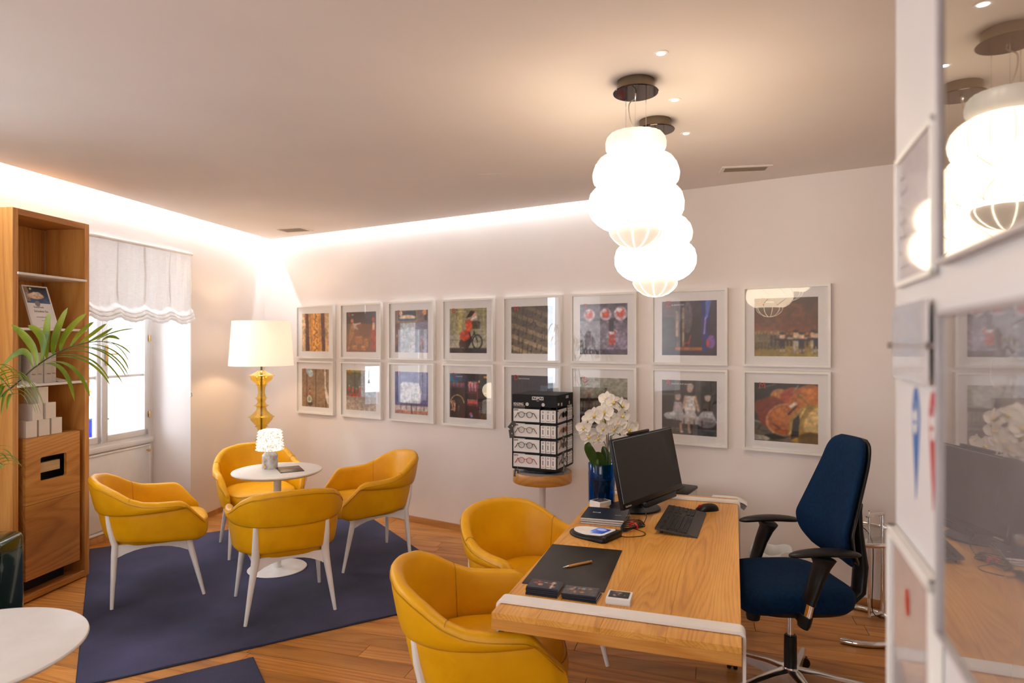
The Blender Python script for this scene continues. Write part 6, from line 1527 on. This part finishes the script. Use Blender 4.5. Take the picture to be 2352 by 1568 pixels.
# ------------------------------------------------------------------ white partition on the right with glazed frames and stickers
pw_ = noise_mat('partition paint', (.80,.77,.755), (.84,.81,.79), 4, .55, bump=.05, bscale=60)
m = MB(MP); m.rbox(-1.6, 1.010, -.10, 0, 0, Z_C, .004)
struct('wall_partition', m, pw_)
pg = lambda Zd: Zd/.9367
mirror_m = glass_mat('dark reflecting glass', (.5,.5,.5), 1.5, .0, 1.0)
def refl_mat(name, base, fac, rough=.02):
    m = bpy.data.materials.new(name); m.use_nodes = True; t = m.node_tree; t.nodes.clear(); N = t.nodes.new
    o = N('ShaderNodeOutputMaterial'); mx = N('ShaderNodeMixShader'); d = N('ShaderNodeBsdfDiffuse'); g = N('ShaderNodeBsdfGlossy'); lw = schlick(t, 1.5)
    nz = N('ShaderNodeTexNoise'); nz.inputs['Scale'].default_value = 9; rp = N('ShaderNodeValToRGB'); t.links.new(nz.outputs['Fac'], rp.inputs[0])
    rp.color_ramp.elements[0].color = (*base, 1); rp.color_ramp.elements[1].color = (*[v*1.25 for v in base], 1); t.links.new(rp.outputs[0], d.inputs[0])
    g.inputs['Roughness'].default_value = rough; mr = N('ShaderNodeMath'); mr.operation = 'MULTIPLY_ADD'; mr.use_clamp = True; mr.inputs[1].default_value = 1.0; mr.inputs[2].default_value = fac
    t.links.new(lw, mr.inputs[0]); t.links.new(mr.outputs[0], mx.inputs[0]); t.links.new(d.outputs[0], mx.inputs[1]); t.links.new(g.outputs[0], mx.inputs[2]); t.links.new(mx.outputs[0], o.inputs[0])
    return m
def wall_frame(name, label, z0, z1, p0, p1, pane, rail, y1=.010, cat='picture', extra=None, fw=.008):
    t = thing(name, label, cat, M=MP)
    obj('frame', MB().rbox(p0, p1, .001, y1, z0, z0+fw, .001, 1).rbox(p0, p1, .001, y1, z1-fw, z1, .001, 1).rbox(p0, p0+fw, .001, y1, z0, z1, .001, 1).rbox(p1-fw, p1, .001, y1, z0, z1, .001, 1), rail, t, flat=True)
    obj('pane', MB().box(p0+fw-.001, p1-fw+.001, .002, y1-.004, z0+fw-.001, z1-fw+.001), pane, t, flat=True)
    return t
silver = noise_mat('grey metal frame', (.42,.38,.38), (.48,.44,.44), 20, .4)
fa = wall_frame('notice_frame', 'glazed pale paper notice in a thin frame, upper left on the right-hand wall', 1.775, 1.953, pg(.72), pg(.912), refl_mat('glazed paper', (.62,.56,.55), .0, .05), frame_m, .008)
wr = MB()
for k in range(7): wr.box(pg(.912)-.02-.05*(.6+.4*math.sin(k*2.2)), pg(.912)-.02, .0045, .0048, 1.92-.02*k, 1.9225-.02*k)
obj('printed_lines', wr, noise_mat('faint print', (.48,.42,.42), (.52,.46,.46), 20, .8), fa, flat=True)
wall_frame('mirror', 'tall glazed dark picture on the right-hand wall mirroring the pendant lamps', 1.781, 2.45, pg(.20), pg(.685), refl_mat('glazed print with painted ceiling tone', (.20,.13,.08), .17), silver, .012, fw=.006)  # brown base colour paints in the ceiling mirrored by the glass
wall_frame('mirror', 'lower glazed picture on the right-hand wall mirroring the desk and monitor', 1.392, 1.733, pg(.20), pg(.688), refl_mat('glazed grey print', (.30,.26,.25), .30), silver, .012, fw=.006)
wall_frame('notice_frame', 'glazed grey poster at the lower left on the right-hand wall', 1.10, 1.440, pg(.70), pg(.935), refl_mat('glazed grey poster', (.46,.44,.45), .03, .05), frame_m, .014, fw=.012)
obj('printed_mark', MB(MP.inverted() @ MP @ Matrix.Translation((pg(.82), .0104, 1.372)) @ Matrix.Rotation(-PI/2, 4, 'X') @ Matrix.Diagonal((.012,.018,1,1))).lathe([(0,0),(1,0),(1,.0004),(0,.0004)], 20), red_m, C.objects['notice_frame.002'], flat=True)
ah = thing('acrylic_holder', 'clear acrylic card holder on two metal pins above the teardrop stickers', 'card holder', M=MP)
obj('panel', MB().rbox(pg(.735), pg(.925), .006, .008, 1.650, 1.750, .001, 1), refl_mat('acrylic', (.66,.62,.61), .05, .04), ah, flat=True)
obj('card', MB().box(pg(.76), pg(.91), .003, .005, 1.695, 1.748), noise_mat('dark card picture', (.30,.25,.26), (.75,.72,.75), 14, .4), ah, flat=True)
for Zd in (.935, .725):
    obj('pin', MB(Matrix.Translation((pg(Zd), 0, 1.696)) @ Matrix.Rotation(-PI/2, 4, 'X')).lathe([(0,.001),(.004,.001),(.004,.012),(0,.012)], 18), noise_mat('brushed pin', (.3,.26,.24), (.36,.32,.3), 20, .3, .9), ah)
obj('rod', MB().tube([(pg(.935),  .011,1.696),(pg(.725),  .011,1.696)], .0012, 6), chrome, ah)
def teardrop(label, p, ztop, L, w_, col):
    pts = []
    for k in range(40):
        a = 2*PI*k/40; y = math.cos(a); v = (1-y)/2; hw = w_/2*math.sin(a)*(1 if v < .25 else max(0,(1-(v-.25)/.75))**.75*1.1+.0)
        pts.append((p+hw, ztop-L*v**1.25))
    t = thing('sticker', label, 'sticker', M=MP)
    mb = MB(); n = len(pts); mb.add([(x,.0002,z) for x,z in pts]+[(x,.0010,z) for x,z in pts], [tuple(range(n)), tuple(range(2*n-1,n-1,-1))]+[(i,(i+1)%n,(i+1)%n+n,i+n) for i in range(n)])
    obj('drop', mb, col, t, flat=True)
    def ov(cz, a_, b_, mat, nm, y=.0011): obj(nm, MB(Matrix.Translation((p, y, cz)) @ Matrix.Rotation(-PI/2, 4, 'X') @ Matrix.Diagonal((a_, b_, 1, 1))).lathe([(0,0),(1,0),(1,.0006),(0,.0006)], 30), mat, t)
    ov(ztop-L*.27, w_*.30, L*.15, white_letter, 'white_oval'); ov(ztop-L*.17, w_*.14, L*.045, col, 'face_mark', .0018); ov(ztop-L*.31, w_*.16, L*.02, col, 'face_mark', .0018)
    obj('lettering', text_mb('MOZART', .010, .0004, 'CENTER', M=Matrix.Translation((p, .0012, ztop-L*.50)) @ Matrix.Rotation(PI,4,'Z') @ FACE), white_letter, t, flat=True) if False else None
    return t
teardrop('blue teardrop shaped sticker with a white oval on the right-hand wall', pg(.822), 1.643, .140, .040, noise_mat('blue print', (.03,.14,.42), (.05,.18,.5), 40, .4))
teardrop('red teardrop shaped sticker with a white oval beside the blue one', pg(.742), 1.644, .135, .038, noise_mat('red sticker print', (.50,.02,.03), (.6,.04,.05), 40, .4))
